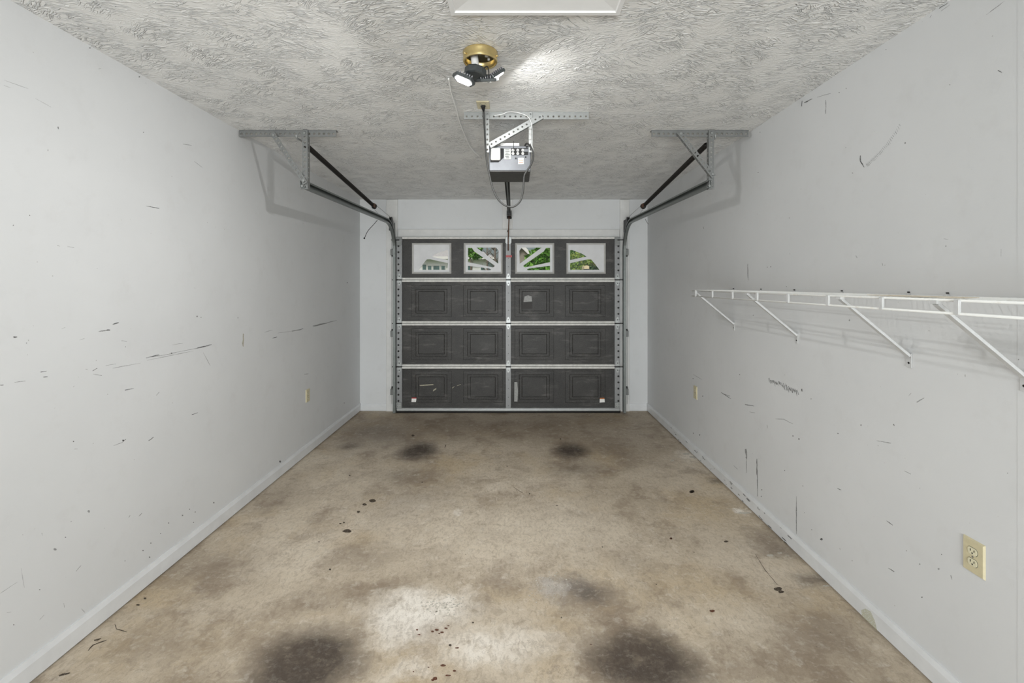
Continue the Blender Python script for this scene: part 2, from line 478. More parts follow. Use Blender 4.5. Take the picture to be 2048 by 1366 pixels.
# ------------------------------------------------------------------ structure: floor, ceiling, walls
T = .15
def struct(name, mb, mat, label=None):
    o = mb.build(name, mat); tag(o, label, None, None, 'structure'); return o
floor = struct('floor', MB().box(XL - T, XR + T, YR - T, YB + .12, -.2, 0), M['floor'], 'stained bare concrete garage floor')
mb = MB()
y0, y1 = YR - T, YB + .2
mb.add([(XL - T, y0, ceil_z(y0)), (XR + T, y0, ceil_z(y0)), (XR + T, y1, ceil_z(y1)), (XL - T, y1, ceil_z(y1)),
        (XL - T, y0, 2.85), (XR + T, y0, 2.85), (XR + T, y1, 2.85), (XL - T, y1, 2.85)],
       [(0, 3, 2, 1), (4, 5, 6, 7), (0, 1, 5, 4), (1, 2, 6, 5), (2, 3, 7, 6), (3, 0, 4, 7)])
ceiling = struct('ceiling', mb, M['ceil'], 'white brush-textured ceiling')
ZT = 2.68
wall_left = struct('wall_left', MB().box(XL - T, XL, YR - T, YB + .2, 0, ZT), M['wall'], 'scuffed white wall without shelf')
wall_right = struct('wall_right', MB().box(XR, XR + T, YR - T, YB + .2, 0, ZT), M['wall'], 'scuffed white wall carrying the wire shelf')
OX0, OX1, OZ = -1.37, 1.235, 2.07             # clear opening behind the sectional door
wall_back = struct('wall_back', MB().plate([(XL, 0), (OX0, 0), (OX0, OZ), (OX1, OZ), (OX1, 0), (XR, 0), (XR, 2.66), (XL, 2.66)], [],
                   frame_m((0, YB + .15, 0), (1, 0, 0), (0, 0, 1)), .15), M['wall'], 'white wall around the overhead door')
# wall behind the viewer with a window added to let the fill light in
WX0, WX1, WZ0, WZ1 = -1.43, 1.17, .12, 1.70
mb = MB().plate([(XL, 0), (XR, 0), (XR, ZT), (XL, ZT)], [[(WX0, WZ0), (WX1, WZ0), (WX1, WZ1), (WX0, WZ1)]], frame_m((0, YR, 0), (1, 0, 0), (0, 0, 1)), .15)
wall_rear = struct('wall_rear', mb, M['wall'], 'white wall with an added wide window')
mb = MB()
mb.plate([(WX0 - .06, WZ0 - .06), (WX1 + .06, WZ0 - .06), (WX1 + .06, WZ1 + .06), (WX0 - .06, WZ1 + .06)],
         [[(WX0 + .03, WZ0 + .03), (WX1 - .03, WZ0 + .03), (WX1 - .03, WZ1 - .03), (WX0 + .03, WZ1 - .03)]], frame_m((0, YR + .02, 0), (1, 0, 0), (0, 0, 1)), .02)
win = struct('added_window_1', mb, M['trim2'], 'wide white framed window added in the rear wall for fill light')
for k in range(1, 3):
    x = WX0 + (WX1 - WX0) * k / 3
    MB().box(x - .02, x + .02, YR - .03, YR + .015, WZ0, WZ1).build('added_mullion', M['trim2'], win)
MB().box(WX0, WX1, YR - .08, YR - .076, WZ0, WZ1).build('window_pane', M['glass'], win)

# baseboards with a bevelled top, held just off the slab
def baseboard(name, a, b, nrm, h=.095, t=.014, gap=.013):
    a, b, nrm = Vector(a), Vector(b), Vector(nrm)
    prof = [(0, gap), (t, gap), (t, h * .78), (t * .45, h), (0, h)]
    vs = [p + nrm * q[0] + Vector((0, 0, q[1])) for p in (a, b) for q in prof]
    k = 5
    fs = [tuple(range(k)), tuple(range(2 * k - 1, k - 1, -1))] + [(i, (i + 1) % k, k + (i + 1) % k, k + i) for i in range(k)]
    return struct(name, MB().add(vs, fs), M['base'], None)
JL0, JL1 = -1.567, -1.428                     # jamb boards
JR0, JR1 = 1.292, 1.408
bl = baseboard('baseboard_left', (XL, YR, 0), (XL, YB, 0), (1, 0, 0), .1)
br = baseboard('baseboard_right', (XR, YR, 0), (XR, YB, 0), (-1, 0, 0), .1)
baseboard('baseboard_back_left', (XL + .014, YB, 0), (JL0, YB, 0), (0, -1, 0), .09)
baseboard('baseboard_back_right', (JR1, YB, 0), (XR - .014, YB, 0), (0, -1, 0), .09)
for o, l in ((bl, 'white baseboard along the wall without shelf'), (br, 'chipped white baseboard below the wire shelf')): o['label'] = l

# trim boards around the overhead door
TY0 = YB - .016
def board(n, x0, x1, z0, z1, label, t=.022):
    return tag(MB().box(x0, x1, YB - t, YB, z0, z1).build('trim_%d' % n, M['trim'], None, .003), label, None, None, 'structure')
board(1, JL0, JL1, .0, 2.59, 'white jamb board on the plain-wall side of the overhead door')
board(2, JR0, JR1, .0, 2.59, 'white jamb board on the shelf-wall side of the overhead door')
board(3, JL1 + .004, JR0 - .004, 2.12, 2.226, 'white header board above the overhead door')
board(4, -.147, -.022, 2.23, 2.59, 'short white board above the header behind the opener rail', .016)
# narrow casing board at the near end of the shelf wall
tag(MB().box(XR - .0006, XR, YR + .01, 1.478, .1, ceil_z(1.4) - .003).build('trim_5', M['wall']), 'flat painted panel beyond the seam in the shelf wall', None, None, 'structure')

# ------------------------------------------------------------------ overhead door
DY = 5.53                                    # skin plane (interior face)
S = F / 5.52
def dx(px): return (px - VX) / S
def dz(py): return EYE + (VY - py) / S
door = thing('door_1', 'dark grey steel sectional overhead garage door with four sunburst windows', None, (0, DY, 0), None, 'structure')
DX0, DX1 = dx(793.5), dx(1240)
joints = [dz(822), dz(732.3), dz(646.3), dz(559.8), dz(474)]   # bottom to top
joints[0] = .035
PANX = [(822.4, 903), (926, 1005), (1029.5, 1108), (1130.5, 1211)]
PANY = {0: (742, 806), 1: (657, 720), 2: (571, 634)}
WIN_OUT = [(823.5, 902.7), (927.2, 1005.5), (1030, 1108.8), (1132.7, 1211.8)]
WIN_Y = (485.7, 547.7)
M_DOOR = lambda y: frame_m((0, y, 0), (1, 0, 0), (0, 0, 1))     # local z = -Y (towards the room)
def q2m(lst): return [((1010 + a * .14637 - VX) / S, EYE + (VY - (380 + b * .14642)) / S) for a, b in lst]
W3_HOLES = [q2m([(196, 830), (232, 786), (500, 786), (202, 1006)]),
            q2m([(252, 1030), (530, 838), (562, 790), (616, 790), (616, 985), (280, 1056), (256, 1050)]),
            q2m([(300, 1084), (330, 1070), (616, 1035), (616, 1094), (312, 1096)])]
W4_HOLES = [q2m([(890, 822), (915, 818), (1050, 868), (1116, 908), (890, 956)]),
            q2m([(890, 1000), (1130, 946), (1180, 948), (1240, 1020), (1292, 1090), (890, 1090)])]
MIRX = (dx(WIN_OUT[1][0]) + dx(WIN_OUT[2][1])) / 2
def mirror(l): return [(2 * MIRX - x, z) for x, z in reversed(l)]
sections = []
for k in range(4):
    z0, z1 = joints[k], joints[k + 1]
    outer = [(DX0, z0), (DX1, z0), (DX1, z1), (DX0, z1)]
    holes = []
    if k == 3:
        for a, b in WIN_OUT:
            holes.append([(dx(a + 3), dz(WIN_Y[1] - 3)), (dx(b - 3), dz(WIN_Y[1] - 3)), (dx(b - 3), dz(WIN_Y[0] + 3)), (dx(a + 3), dz(WIN_Y[0] + 3))])
    sec = MB().plate(outer, holes, M_DOOR(DY + .004), .004).build('section', M['door'], door)
    sections.append(sec)
    def part(mbx, name, mat, bev=0, sm=False):
        o = mbx.build(name, mat, None, bev, sm); o.parent = sec
        o.matrix_parent_inverse = Matrix.Translation((0, -DY, 0)).inverted() @ Matrix.Translation((0, -DY, 0)); return o
    # horizontal rails: pale turned-back lips at the section edges
    rh = .026
    for which, (a, b) in (('bottom', (z0 + .002, z0 + rh)), ('top', (z1 - rh, z1 - .002))):
        if k == 0 and which == 'bottom': continue
        x0, x1 = dx(805), dx(1228)
        prof = [(0, a), (-.038, a), (-.042, a + .004), (-.042, b - .004), (-.038, b), (0, b)]
        kk = len(prof)
        vs = [(x, DY + q[0], q[1]) for x in (x0, x1) for q in prof]
        fs = [tuple(range(kk)), tuple(range(2 * kk - 1, kk - 1, -1))] + [(i, (i + 1) % kk, kk + (i + 1) % kk, kk + i) for i in range(kk)]
        part(MB().add(vs, fs), 'rail', M['rail'])
    # stiles
    for (a, b, big, yoff) in ((795, 805.5, .0125, .33), (1011.8, 1021.8, .0045, .5), (1228, 1239, .0125, .67)):
        w = dx(b) - dx(a)
        mbx = MB()
        m = frame_m((dx(a), DY - .047, z0 + .004), (0, 0, 1), (1, 0, 0))
        pitch = .066 if big > .005 else .09
        mbx.strip(z1 - z0 - .008, w, pitch, big, -.002 if False else .002, m, yoff)
        mbx.box(dx(a), dx(a) + .002, DY - .045, DY, z0 + .004, z1 - .004)
        mbx.box(dx(b) - .002, dx(b), DY - .045, DY, z0 + .004, z1 - .004)
        part(mbx, 'end_stile' if big > .005 else 'center_stile', M['stile'])
        part(MB().box(dx(a) + .003, dx(b) - .003, DY - .012, DY - .004, z0 + .006, z1 - .006), 'stile_backing', M['door'])
    # embossed panels: stepped rings pressed into the skin
    if k < 3:
        pz = (dz(PANY[k][1]), dz(PANY[k][0]))
        for a, b in PANX:
            x0, x1 = dx(a), dx(b)
            steps = [(0, 0), (.004, -.0035), (.052, -.0045), (.056, -.0015), (.060, -.004), (.084, -.004), (.088, -.001), (.093, -.0055)]
            vs, fs = [], []
            for ins, yy in steps:
                zi = ins * .82
                vs += [(x0 + ins, DY + yy - .0005, pz[0] + zi), (x1 - ins, DY + yy - .0005, pz[0] + zi), (x1 - ins, DY + yy - .0005, pz[1] - zi), (x0 + ins, DY + yy - .0005, pz[1] - zi)]
            ns = len(steps)
            for i in range(ns - 1):
                for j in range(4):
                    fs.append((i * 4 + j, i * 4 + (j + 1) % 4, (i + 1) * 4 + (j + 1) % 4, (i + 1) * 4 + j))
            fs.append(tuple((ns - 1) * 4 + j for j in range(4)))
            part(MB().add(vs, fs), 'embossed_panel', M['door'])
    else:
        for w, (a, b) in enumerate(WIN_OUT):
            x0, x1, za, zb = dx(a), dx(b), dz(WIN_Y[1]), dz(WIN_Y[0])
            bw = .022
            vs, fs = [], []
            for ins, yy in ((0, 0), (.003, -.012), (.012, -.018), (bw, -.010), (bw, .012), (0, .012)):
                vs += [(x0 + ins, DY + yy, za + ins), (x1 - ins, DY + yy, za + ins), (x1 - ins, DY + yy, zb - ins), (x0 + ins, DY + yy, zb - ins)]
            for i in range(6):
                i2 = (i + 1) % 6
                for j in range(4): fs.append((i * 4 + j, i * 4 + (j + 1) % 4, i2 * 4 + (j + 1) % 4, i2 * 4 + j))
            part(MB().add(vs, fs), 'window_frame', M['winframe'])
            hol = {2: W3_HOLES, 3: W4_HOLES, 1: [mirror(h) for h in W3_HOLES], 0: [mirror(h) for h in W4_HOLES]}[w]
            e = bw - .004
            part(MB().plate([(x0 + e, za + e), (x1 - e, za + e), (x1 - e, zb - e), (x0 + e, zb - e)], hol, M_DOOR(DY + .005), .007), 'window_insert', M['insert'])
            part(MB().box(x0 + e, x1 - e, DY + .008, DY + .011, za + e, zb - e), 'window_pane', M['glass'])
# hinges on every joint (they belong to the lower section of each joint)
def door_part(mbx, name, mat, bev=0, sm=False, sec=None):
    o = mbx.build(name, mat, None, bev, sm)
    if sec is None:
        o.parent = door; o.matrix_parent_inverse = Matrix.Translation((0, -DY, 0))
    else: o.parent = sec
    return o
for s_ in sections:       # sections: undo the offset of the empty so that everything is in world space
    s_.matrix_parent_inverse = Matrix.Translation((0, -DY, 0))
for k in range(3):
    z = joints[k + 1]
    for cx, end in ((dx(800.3), -1), (dx(1016.8), 0), (dx(1233.5), 1)):
        mbx = MB()
        w = .026
        mb_up = [(-w, .004), (w, .004), (w * .9, .03), (w * .35, .075), (-w * .35, .075), (-w * .9, .03)]
        mb_dn = [(x, -y * .92) for x, y in reversed(mb_up)]
        hole = [(.008 * math.cos(a), .045 + .009 * math.sin(a)) for a in [i * math.pi / 4 for i in range(8)]]
        hole2 = [(x, -y * .92) for x, y in reversed(hole)]
        m = frame_m((cx, DY - .049, z), (1, 0, 0), (0, 0, 1))
        mbx.plate(mb_up, [hole], m, .003).plate(mb_dn, [hole2], m, .003)
        for sgn in (-1, 1):
            mbx.cyl((cx + sgn * .012, DY - .056, z + sgn * .022), (0, 1, 0), .006, .008, 6)
        door_part(mbx, 'hinge', M['galv'], 0, False, sections[k])
        door_part(MB().cyl((cx, DY - .055, z), (1, 0, 0), .007, w * 2.3, 10), 'hinge_pin', M['black'], 0, True, sections[k])
        if end:
            door_part(MB().cyl((cx + end * .05, DY - .058, z), (1, 0, 0), .005, .075, 8), 'roller_stem', M['black'], 0, True, sections[k])
            xr = (-1.441 if end < 0 else 1.317)
            door_part(MB().cyl((xr, DY - .058, z), (1, 0, 0), .021, .012, 16), 'roller', M['black'], 0, True, sections[k])
# top edge cap with fixtures, bottom retainer, seal, bottom brackets
zt = joints[4]
for px, e in ((799.5, -1), (1233.5, 1)):
    cx = dx(px)
    mbx = MB().box(cx - .034, cx + .034, DY - .056, DY - .044, zt - .035, zt - .004)
    mbx.box(cx - .03, cx + .03, DY - .054, DY - .046, zt - .105, zt - .045)
    door_part(mbx, 'top_roller_bracket', M['galv_d'], .002, False, sections[3])
    door_part(MB().cyl((cx + e * .045, DY - .06, zt - .04), (1, 0, 0), .006, .09, 8), 'roller_stem', M['black'], 0, True, sections[3])
    mbx = MB().box(cx - .032, cx + .032, DY - .056, DY - .046, joints[0] + .03, joints[0] + .10)
    door_part(mbx, 'bottom_bracket', M['galv'], .003, False, sections[0])
    mbx = MB()
    for i in range(2):
        for j in range(2): mbx.cyl((cx - .015 + i * .03, DY - .058, joints[0] + .05 + j * .03), (0, 1, 0), .006, .006, 6)
    door_part(mbx, 'bracket_bolt', M['galv_d'], 0, False, sections[0])
door_part(MB().box(DX0 + .01, DX1 - .01, DY - .05, DY, joints[0] - .008, joints[0] + .026), 'bottom_retainer', M['alum'], .004, False, sections[0])
mbx = MB()
for z in (joints[0] + .003, joints[0] + .016): mbx.box(DX0 + .012, DX1 - .012, DY - .054, DY - .049, z - .002, z + .002)
door_part(mbx, 'retainer_lip', M['galv'], 0, False, sections[0])
door_part(MB().tube([(DX0, DY - .024, .015), (DX1, DY - .024, .015)], .016, 10), 'bottom_seal', M['rubber'], 0, True, sections[0])
# stickers, strip and scrape on the skin
def patch(pts, mat, name, sec, y=DY - .012):
    door_part(MB().prism([(dx(a), dz(b)) for a, b in pts], M_DOOR(y), .0012), name, mat, 0, False, sec)
patch([(823, 804), (832, 804), (833, 797), (823.5, 797)], M['labelwhite'], 'sticker', sections[0])
patch([(823.5, 797), (833, 797), (832.8, 795), (823.7, 795)], M['red'], 'sticker_band', sections[0], DY - .0125)
patch([(1199, 805), (1209.5, 804.5), (1209, 798), (1199.5, 798)], M['labelwhite'], 'sticker', sections[0])
patch([(1199.5, 798), (1209, 798), (1208.5, 795.5), (1199.8, 795.5)], M['orange'], 'sticker_band', sections[0], DY - .0125)
LG2 = simple('grey_tape', (.33, .33, .32), .5, 0, .2, 60)
patch([(1028.5, 803), (1035, 803), (1036, 782), (1034.5, 764), (1028.8, 764)], LG2, 'tape_strip', sections[0])
patch([(1047, 604), (1064, 603), (1063.5, 593), (1056, 590.5), (1049, 593)], LG2, 'paper_scrap', sections[2])
patch([(1045.5, 618), (1064, 617), (1064, 604), (1046.5, 605)], simple('scrap_stain', (.03, .026, .024), .6), 'glue_stain', sections[2], DY - .0115)
for pts in ([(839, 770), (866, 768), (868, 770), (840, 772)], [(905, 777), (909, 773), (909, 772), (904, 775.5)], [(914, 772), (922, 769), (922, 768), (914, 771)],
            [(866, 783), (873, 778), (872, 776), (866, 780)]):
    patch(pts, M['scuff_b'], 'scratch', sections[0], DY - .0115)
# opener arm bracket, red tag on the centre stile
mbx = MB()
for px in (1012.8, 1021.2):
    mbx.box(dx(px) - .011, dx(px) + .011, DY - .062, DY - .05, dz(487), dz(475.5))
mbx.box(dx(1012), dx(1022), DY - .056, DY - .05, dz(489), dz(474))
door_part(mbx, 'arm_bracket', M['galv'], .002, False, sections[3])
door_part(MB().box(dx(1012), dx(1024), DY - .053, DY - .047, dz(515), dz(511)), 'red_tape_band', M['red'], 0, False, sections[3])

# ------------------------------------------------------------------ door tracks with ceiling hangers
def sweep_track(X, inward, zend, yend, ztop, ybend, rad, mat, parent):
    # path in the YZ plane: up the jamb, round the bend, back along the ceiling
    yv = 5.475
    pts = [(yv, .012), (yv, ztop - rad)]
    for i in range(1, 13):
        a = i / 12 * math.pi / 2
        pts.append((yv - rad + rad * math.cos(a), ztop - rad + rad * math.sin(a)))
    pts.append((yend, zend))
    h, w, t = .026, .03, .003
    prof = [(0, -h), (w, -h), (w, -h + .012), (w - t, -h + .012), (w - t, -h + t), (t, -h + t), (t, h - t), (w - t, h - t), (w - t, h - .012), (w, h - .012), (w, h), (0, h)]
    k = len(prof); vs, fs = [], []
    for i, (y, z) in enumerate(pts):
        a, b = pts[max(i - 1, 0)], pts[min(i + 1, len(pts) - 1)]
        t_ = Vector((b[0] - a[0], b[1] - a[1])).normalized(); nn = Vector((t_.y, -t_.x))
        for p in prof: vs.append((X + inward * p[0], y + nn.x * p[1], z + nn.y * p[1]))
    for i in range(len(pts) - 1):
        for j in range(k): fs.append((i * k + j, i * k + (j + 1) % k, (i + 1) * k + (j + 1) % k, (i + 1) * k + j))
    fs += [tuple(range(k)), tuple((len(pts) - 1) * k + j for j in reversed(range(k)))]
    return MB().add(vs, fs).build('track', mat, parent)
def hanger_kit(side, X, label, ang0, ang1, vx, diag_top, diag_bot, spring_label):
    inward = -side
    dH = 3.12
    root = thing('door_track', label, 'door track', (X, 5.475, 0), 'door tracks')
    sweep_track(X, inward, 2.238, dH - .03, 2.275, 4.9, .34, M['track'], root)
    # flag bracket and jamb brackets
    for z in (.26, .96, 1.94):
        mbx = MB().box(min(X, X - inward * .035), max(X, X - inward * .035), 5.46, 5.566, z - .035, z + .035)
        mbx.box(min(X - inward * .002, X - inward * .05), max(X - inward * .002, X - inward * .05), 5.561, 5.566, z - .05, z + .05)
        mbx.build('jamb_bracket', M['galv_d'], root, .002)
        MB().cyl((X - inward * .035, 5.558, z), (0, 1, 0), .009, .008, 6).build('bolt', M['galv'], root)
    mbx = MB().prism([(5.565, 2.02), (5.565, 2.30), (5.52, 2.30), (5.485, 2.02)], frame_m((X - inward * .004, 0, 0), (0, 1, 0), (0, 0, 1)), .003)
    mbx.build('flag_bracket', M['galv_d'], root)
    # ceiling angle
    zc = ceil_z(dH)
    m = frame_m((ang0, dH, zc - .002), (1, 0, 0), (0, 0, -1)) 
    mbx = MB().strip(ang1 - ang0, .044, .032, .0085, .003, m, .55)
    m = frame_m((ang0, dH - .003, zc - .001), (1, 0, 0), (0, 1, 0))
    mbx.strip(ang1 - ang0, .04, .032, .006, -.003, m)
    mbx.build('ceiling_angle', M['galv_d'], root)
    # vertical hanger angle
    zb = 2.205
    w = .036
    m = frame_m((vx - w / 2, dH - .012, zc - .004), (0, 0, -1), (1, 0, 0))
    mbx = MB().strip(zc - .004 - zb, w, .032, .0085, .003, m)
    xx = vx + w / 2 * inward
    m = frame_m((xx, dH - .012, zc - .004), (0, 0, -1), (0, 1, 0))
    mbx.strip(zc - .004 - zb, .03, .032, .006, .002, m)
    mbx.build('hanger_angle', M['galv_d'], root)
    # diagonal brace
    a, b = Vector(diag_top), Vector(diag_bot)
    dv = (b - a).normalized(); sv = dv.cross(Vector((0, 1, 0))).normalized()
    m = frame_m(a - sv * .016 - dv * .02, dv, sv)
    mbx = MB().strip((b - a).length + .04, .032, .03, .008, .003, m)
    m = frame_m(a - sv * .016 - dv * .02, dv, (0, 1, 0))
    mbx.strip((b - a).length + .04, .022, .03, .005, .002, m)
    mbx.build('diagonal_brace', M['galv_d'], root)
    # bolts
    for p in ((vx, dH - .016, zc - .026), (a.x, a.y - .004, a.z), (b.x, b.y - .006, b.z), (X + inward * .01, dH - .02, 2.225)):
        MB().cyl(p, (0, 1, 0), .009, .012, 6).build('bolt', M['galv'], root)
    MB().box(min(X, vx) - .005, max(X, vx) + .005, dH - .014, dH - .004, 2.205, 2.255).build('track_end_clip', M['galv_d'], root, .002)
    # extension spring with pulleys and lift cable
    sx = X + inward * .004
    sp = thing('extension_spring', spring_label, 'spring', (sx, dH + .06, 2.5), 'door springs')
    A = Vector((sx - inward * .045, dH + .012, 2.572)); A2 = Vector((sx - inward * .015, dH + .075, 2.535))
    B = Vector((sx, 4.66, 2.368))
    ax = (B - A2); L = ax.length; ax.normalize()
    u = ax.cross(Vector((1, 0, 0))).normalized(); v = ax.cross(u)
    pitch, seg, r = .0095, 10, .0150
    turns = int(L / pitch)
    pts = [A2 + ax * (i / seg * pitch) + r * (math.cos(2 * math.pi * i / seg) * u + math.sin(2 * math.pi * i / seg) * v) for i in range(turns * seg)]
    MB().tube(pts, .0046, 4).build('coil', M['spring'], sp, 0, True)
    MB().tube([A2, B], .0105, 8).build('spring_core', M['black'], sp, 0, True)
    MB().tube(smooth_path([A + Vector((0, -.012, .01)), A + Vector((0, 0, -.012)), (A + A2) / 2, A2 + ax * .03], 6), .006, 8).build('hook', M['galv'], sp, 0, True)
    B2 = B + ax * .05
    pl = MB().lathe([(.012, -.010), (.028, -.010), (.028, -.006), (.022, -.003), (.022, .003), (.028, .006), (.028, .010), (.012, .010)],
                    Matrix.Translation(B2) @ Matrix.Rotation(R(62), 4, 'Z') @ Matrix.Rotation(R(90), 4, 'Y'), 24).build('pulley', M['black'], sp, 0, True)
    MB().box(-.004, .004, -.05, .03, -.02, .02, Matrix.Translation(B + ax * .03 + Vector((inward * .016, 0, 0)))).build('pulley_fork', M['rust'], sp, .002)
    D = Vector((X - inward * .012, 5.41, 2.312))
    MB().lathe([(.012, -.012), (.045, -.012), (.045, -.008), (.034, -.003), (.034, .003), (.045, .008), (.045, .012), (.012, .012)],
               Matrix.Translation(D) @ Matrix.Rotation(R(90), 4, 'Y'), 24).build('pulley', M['black'], sp, 0, True)
    MB().box(D.x - .016, D.x - .012, 5.38, 5.56, D.z - .12, D.z + .02).build('pulley_bracket', M['black'], sp, .001)
    MB().tube([B2 + Vector((0, 0, .027)), D + Vector((0, -.015, .036)), D + Vector((0, .02, .03)), D + Vector((0, .037, 0)), (D.x, D.y + .04, .12)], .0018, 6).build('lift_cable', M['galv_d'], sp, 0, True)
    MB().tube([B2 + Vector((0, 0, -.027)), (D.x + inward * .004, 5.12, 2.262)], .0016, 6).build('tie_cable', M['galv_d'], sp, 0, True)
    return root, sp
rl, spl = hanger_kit(-1, -1.455, 'steel overhead door track and perforated hanger beside the plain wall', -1.886, -1.222, -1.43,
           (at(548, 271, 3.09)), (at(608, 362, 3.09)), 'black extension spring above the track beside the plain wall')
rr_, spr = hanger_kit(1, 1.338, 'steel overhead door track and crossed hanger beside the shelf wall', .94, 1.606, 1.345,
           (at(1361, 268, 3.09)), (at(1424, 349, 3.09)), 'black extension spring above the track beside the shelf wall')
# loose cable tail by the plain wall
p0 = Vector((-1.475, 4.9, 2.245))
MB().tube(smooth_path([p0, (-1.515, 4.905, 2.20), (-1.58, 4.91, 2.13), (-1.62, 4.92, 2.055)], 6), .003, 6).build('cable_tail', M['black'], spl, 0, True)
MB().cyl((-1.622, 4.92, 2.052), (-.4, 0, -1), .009, .014, 8).build('cable_tip', M['black'], spl, 0, True)
MB().tube([(1.352, 4.7, 2.23), (1.365, 4.7, 2.20), (1.385, 4.7, 2.175)], .003, 6).build('cable_tail', M['galv_d'], spr, 0, True)

# ------------------------------------------------------------------ opener
oy = 2.80
zc = ceil_z(oy)
op = thing('garage_door_opener', 'grey ceiling-hung garage door opener with rail, loop of cord and perforated straps', 'door opener', (0, oy, 2.25))
# ceiling angle
a0 = (928 - VX) * oy / F; a1 = (1177.5 - VX) * oy / F
mbx = MB().strip(a1 - a0, .042, .032, .006, .003, frame_m((a0, oy, zc - .002), (1, 0, 0), (0, 0, -1)), .6)
mbx.strip(a1 - a0, .035, .032, .005, -.003, frame_m((a0, oy - .003, zc - .001), (1, 0, 0), (0, 1, 0)))
mbx.build('ceiling_angle', M['galv'], op)
bodyY = 2.82
bx0, bx1 = (978 - VX) * bodyY / F, (1061.5 - VX) * bodyY / F
bz0, bz1 = at(1000, 341.5, bodyY).z, at(1000, 291.5, bodyY).z
strapY = oy - .012
for px0, px1 in ((971, 978.3), (1057.5, 1064.5)):
    xa, xb = (px0 - VX) * strapY / F, (px1 - VX) * strapY / F
    L = zc - .004 - (bz1 - .05)
    mbx = MB().strip(L, xb - xa, .03, .006, .003, frame_m((xa, strapY, zc - .004), (0, 0, -1), (1, 0, 0)))
    mbx.strip(L, .03, .03, .005, .002, frame_m((xa if px0 < 1000 else xb, strapY, zc - .004), (0, 0, -1), (0, 1, 0)))
    mbx.build('hanger_strap', M['galv'], op)
a, b = at(1084, 232, strapY - .006), at(979, 291, strapY - .006)
dv = (b - a).normalized(); sv = dv.cross(Vector((0, 1, 0))).normalized()
mbx = MB().strip((b - a).length, .034, .03, .006, .003, frame_m(a - sv * .017, dv, sv))
mbx.box(0, (b - a).length, 0, .004, 0, .02, frame_m(a - sv * .017, dv, sv) @ Matrix.Translation((0, .03 if sv.z < 0 else 0, -.02)))
mbx.build('diagonal_brace', M['galv'], op)
# housing
bd = .30
hs = MB().box(bx0, bx1, bodyY, bodyY + bd, bz0, bz1).build('housing', M['openergrey'], op, .004)
def opart(mbx, name, mat, bev=0, sm=False):
    o = mbx.build(name, mat, None, bev, sm); o.parent = hs; return o
opart(MB().box(bx0 + .004, bx1 - .004, bodyY + .004, bodyY + bd - .003, bz0 - .004, bz0 + .002), 'underside_cover', M['openerdark'])
def op_face(p0, p1, depth, t): # box on the front face from pixel corners
    a, b = at(p0[0], p1[1], bodyY), at(p1[0], p0[1], bodyY)
    return MB().box(a.x, b.x, bodyY - t, bodyY + .002, a.z, b.z)
opart(MB().prism([(p.x, p.z) for p in [at(x, y, bodyY) for x, y in ((980.5, 324.5), (997, 324.5), (1007.5, 315), (1007.5, 297), (980.5, 297))]], M_DOOR(bodyY + .001), .004), 'lens_recess', M['rubber'])
opart(op_face((982, 297.5), (1000.8, 321.5), 0, .022), 'light_lens', M['plastic_w'], .004)
opart(op_face((1008.3, 298), (1021.8, 319.3), 0, .003), 'wiring_label', M['labelgrey'])
mbx = MB()
random.seed(3)
for k in range(6):
    y = 299.6 + k * 3.2
    pa, pb = at(1010 + random.random() * 2, y + 1.1, bodyY), at(1017 + random.random() * 3, y, bodyY)
    mbx.box(pa.x, pb.x, bodyY - .0036, bodyY - .003, pa.z, pb.z)
opart(mbx, 'label_print', M['cordgrey'])
opart(op_face((1022.5, 297), (1056, 309.8), 0, .006), 'terminal_strip', M['rubber'])
opart(op_face((1047, 299), (1056, 304), 0, .007), 'strip_cover', M['openergrey'])
for px in (1026, 1035.5, 1045.5):
    for py in (300.6, 307.3):
        p = at(px, py, bodyY - .008)
        opart(MB().cyl(p, (0, 1, 0), .0085, .006, 10), 'terminal_screw', M['plastic_w'])
        opart(MB().box(p.x - .006, p.x + .006, p.y - .0036, p.y - .003, p.z - .0012, p.z + .0012), 'screw_slot', M['cordgrey'])
opart(op_face((1036.3, 316), (1047.5, 328.5), 0, .003), 'warning_label', M['labelwhite'])
mbx = MB()
for k in range(2):
    pa, pb = at(1037.5, 321.8 + k * 3.4, bodyY), at(1046.3, 320.8 + k * 3.4, bodyY)
    mbx.box(pa.x, pb.x, bodyY - .0036, bodyY - .003, pa.z, pb.z)
opart(mbx, 'label_print', M['orange'])
for px, py in ((1031.7, 316.8), (1051.3, 314.3), (1053.5, 294)):
    opart(MB().cyl(at(px, py, bodyY - .001), (0, 1, 0), .005, .006, 8), 'adjust_knob', M['rubber'])
opart(MB().cyl(at(985, 293.6, bodyY - .001), (0, 1, 0), .0045, .005, 8), 'rivet', M['galv'])
pa, pb = at(1001, 291.5, bodyY + .01), at(1038.3, 286, bodyY + .01)
opart(MB().box(pa.x, pb.x, bodyY + .01, bodyY + .014, bz1 - .002, pb.z), 'antenna_plate', M['plastic_w'])
opart(MB().tube([at(1027.2, 300, bodyY - .01), at(1027.2, 282, bodyY - .01)], .0016, 6), 'antenna_wire', M['cordgrey'])
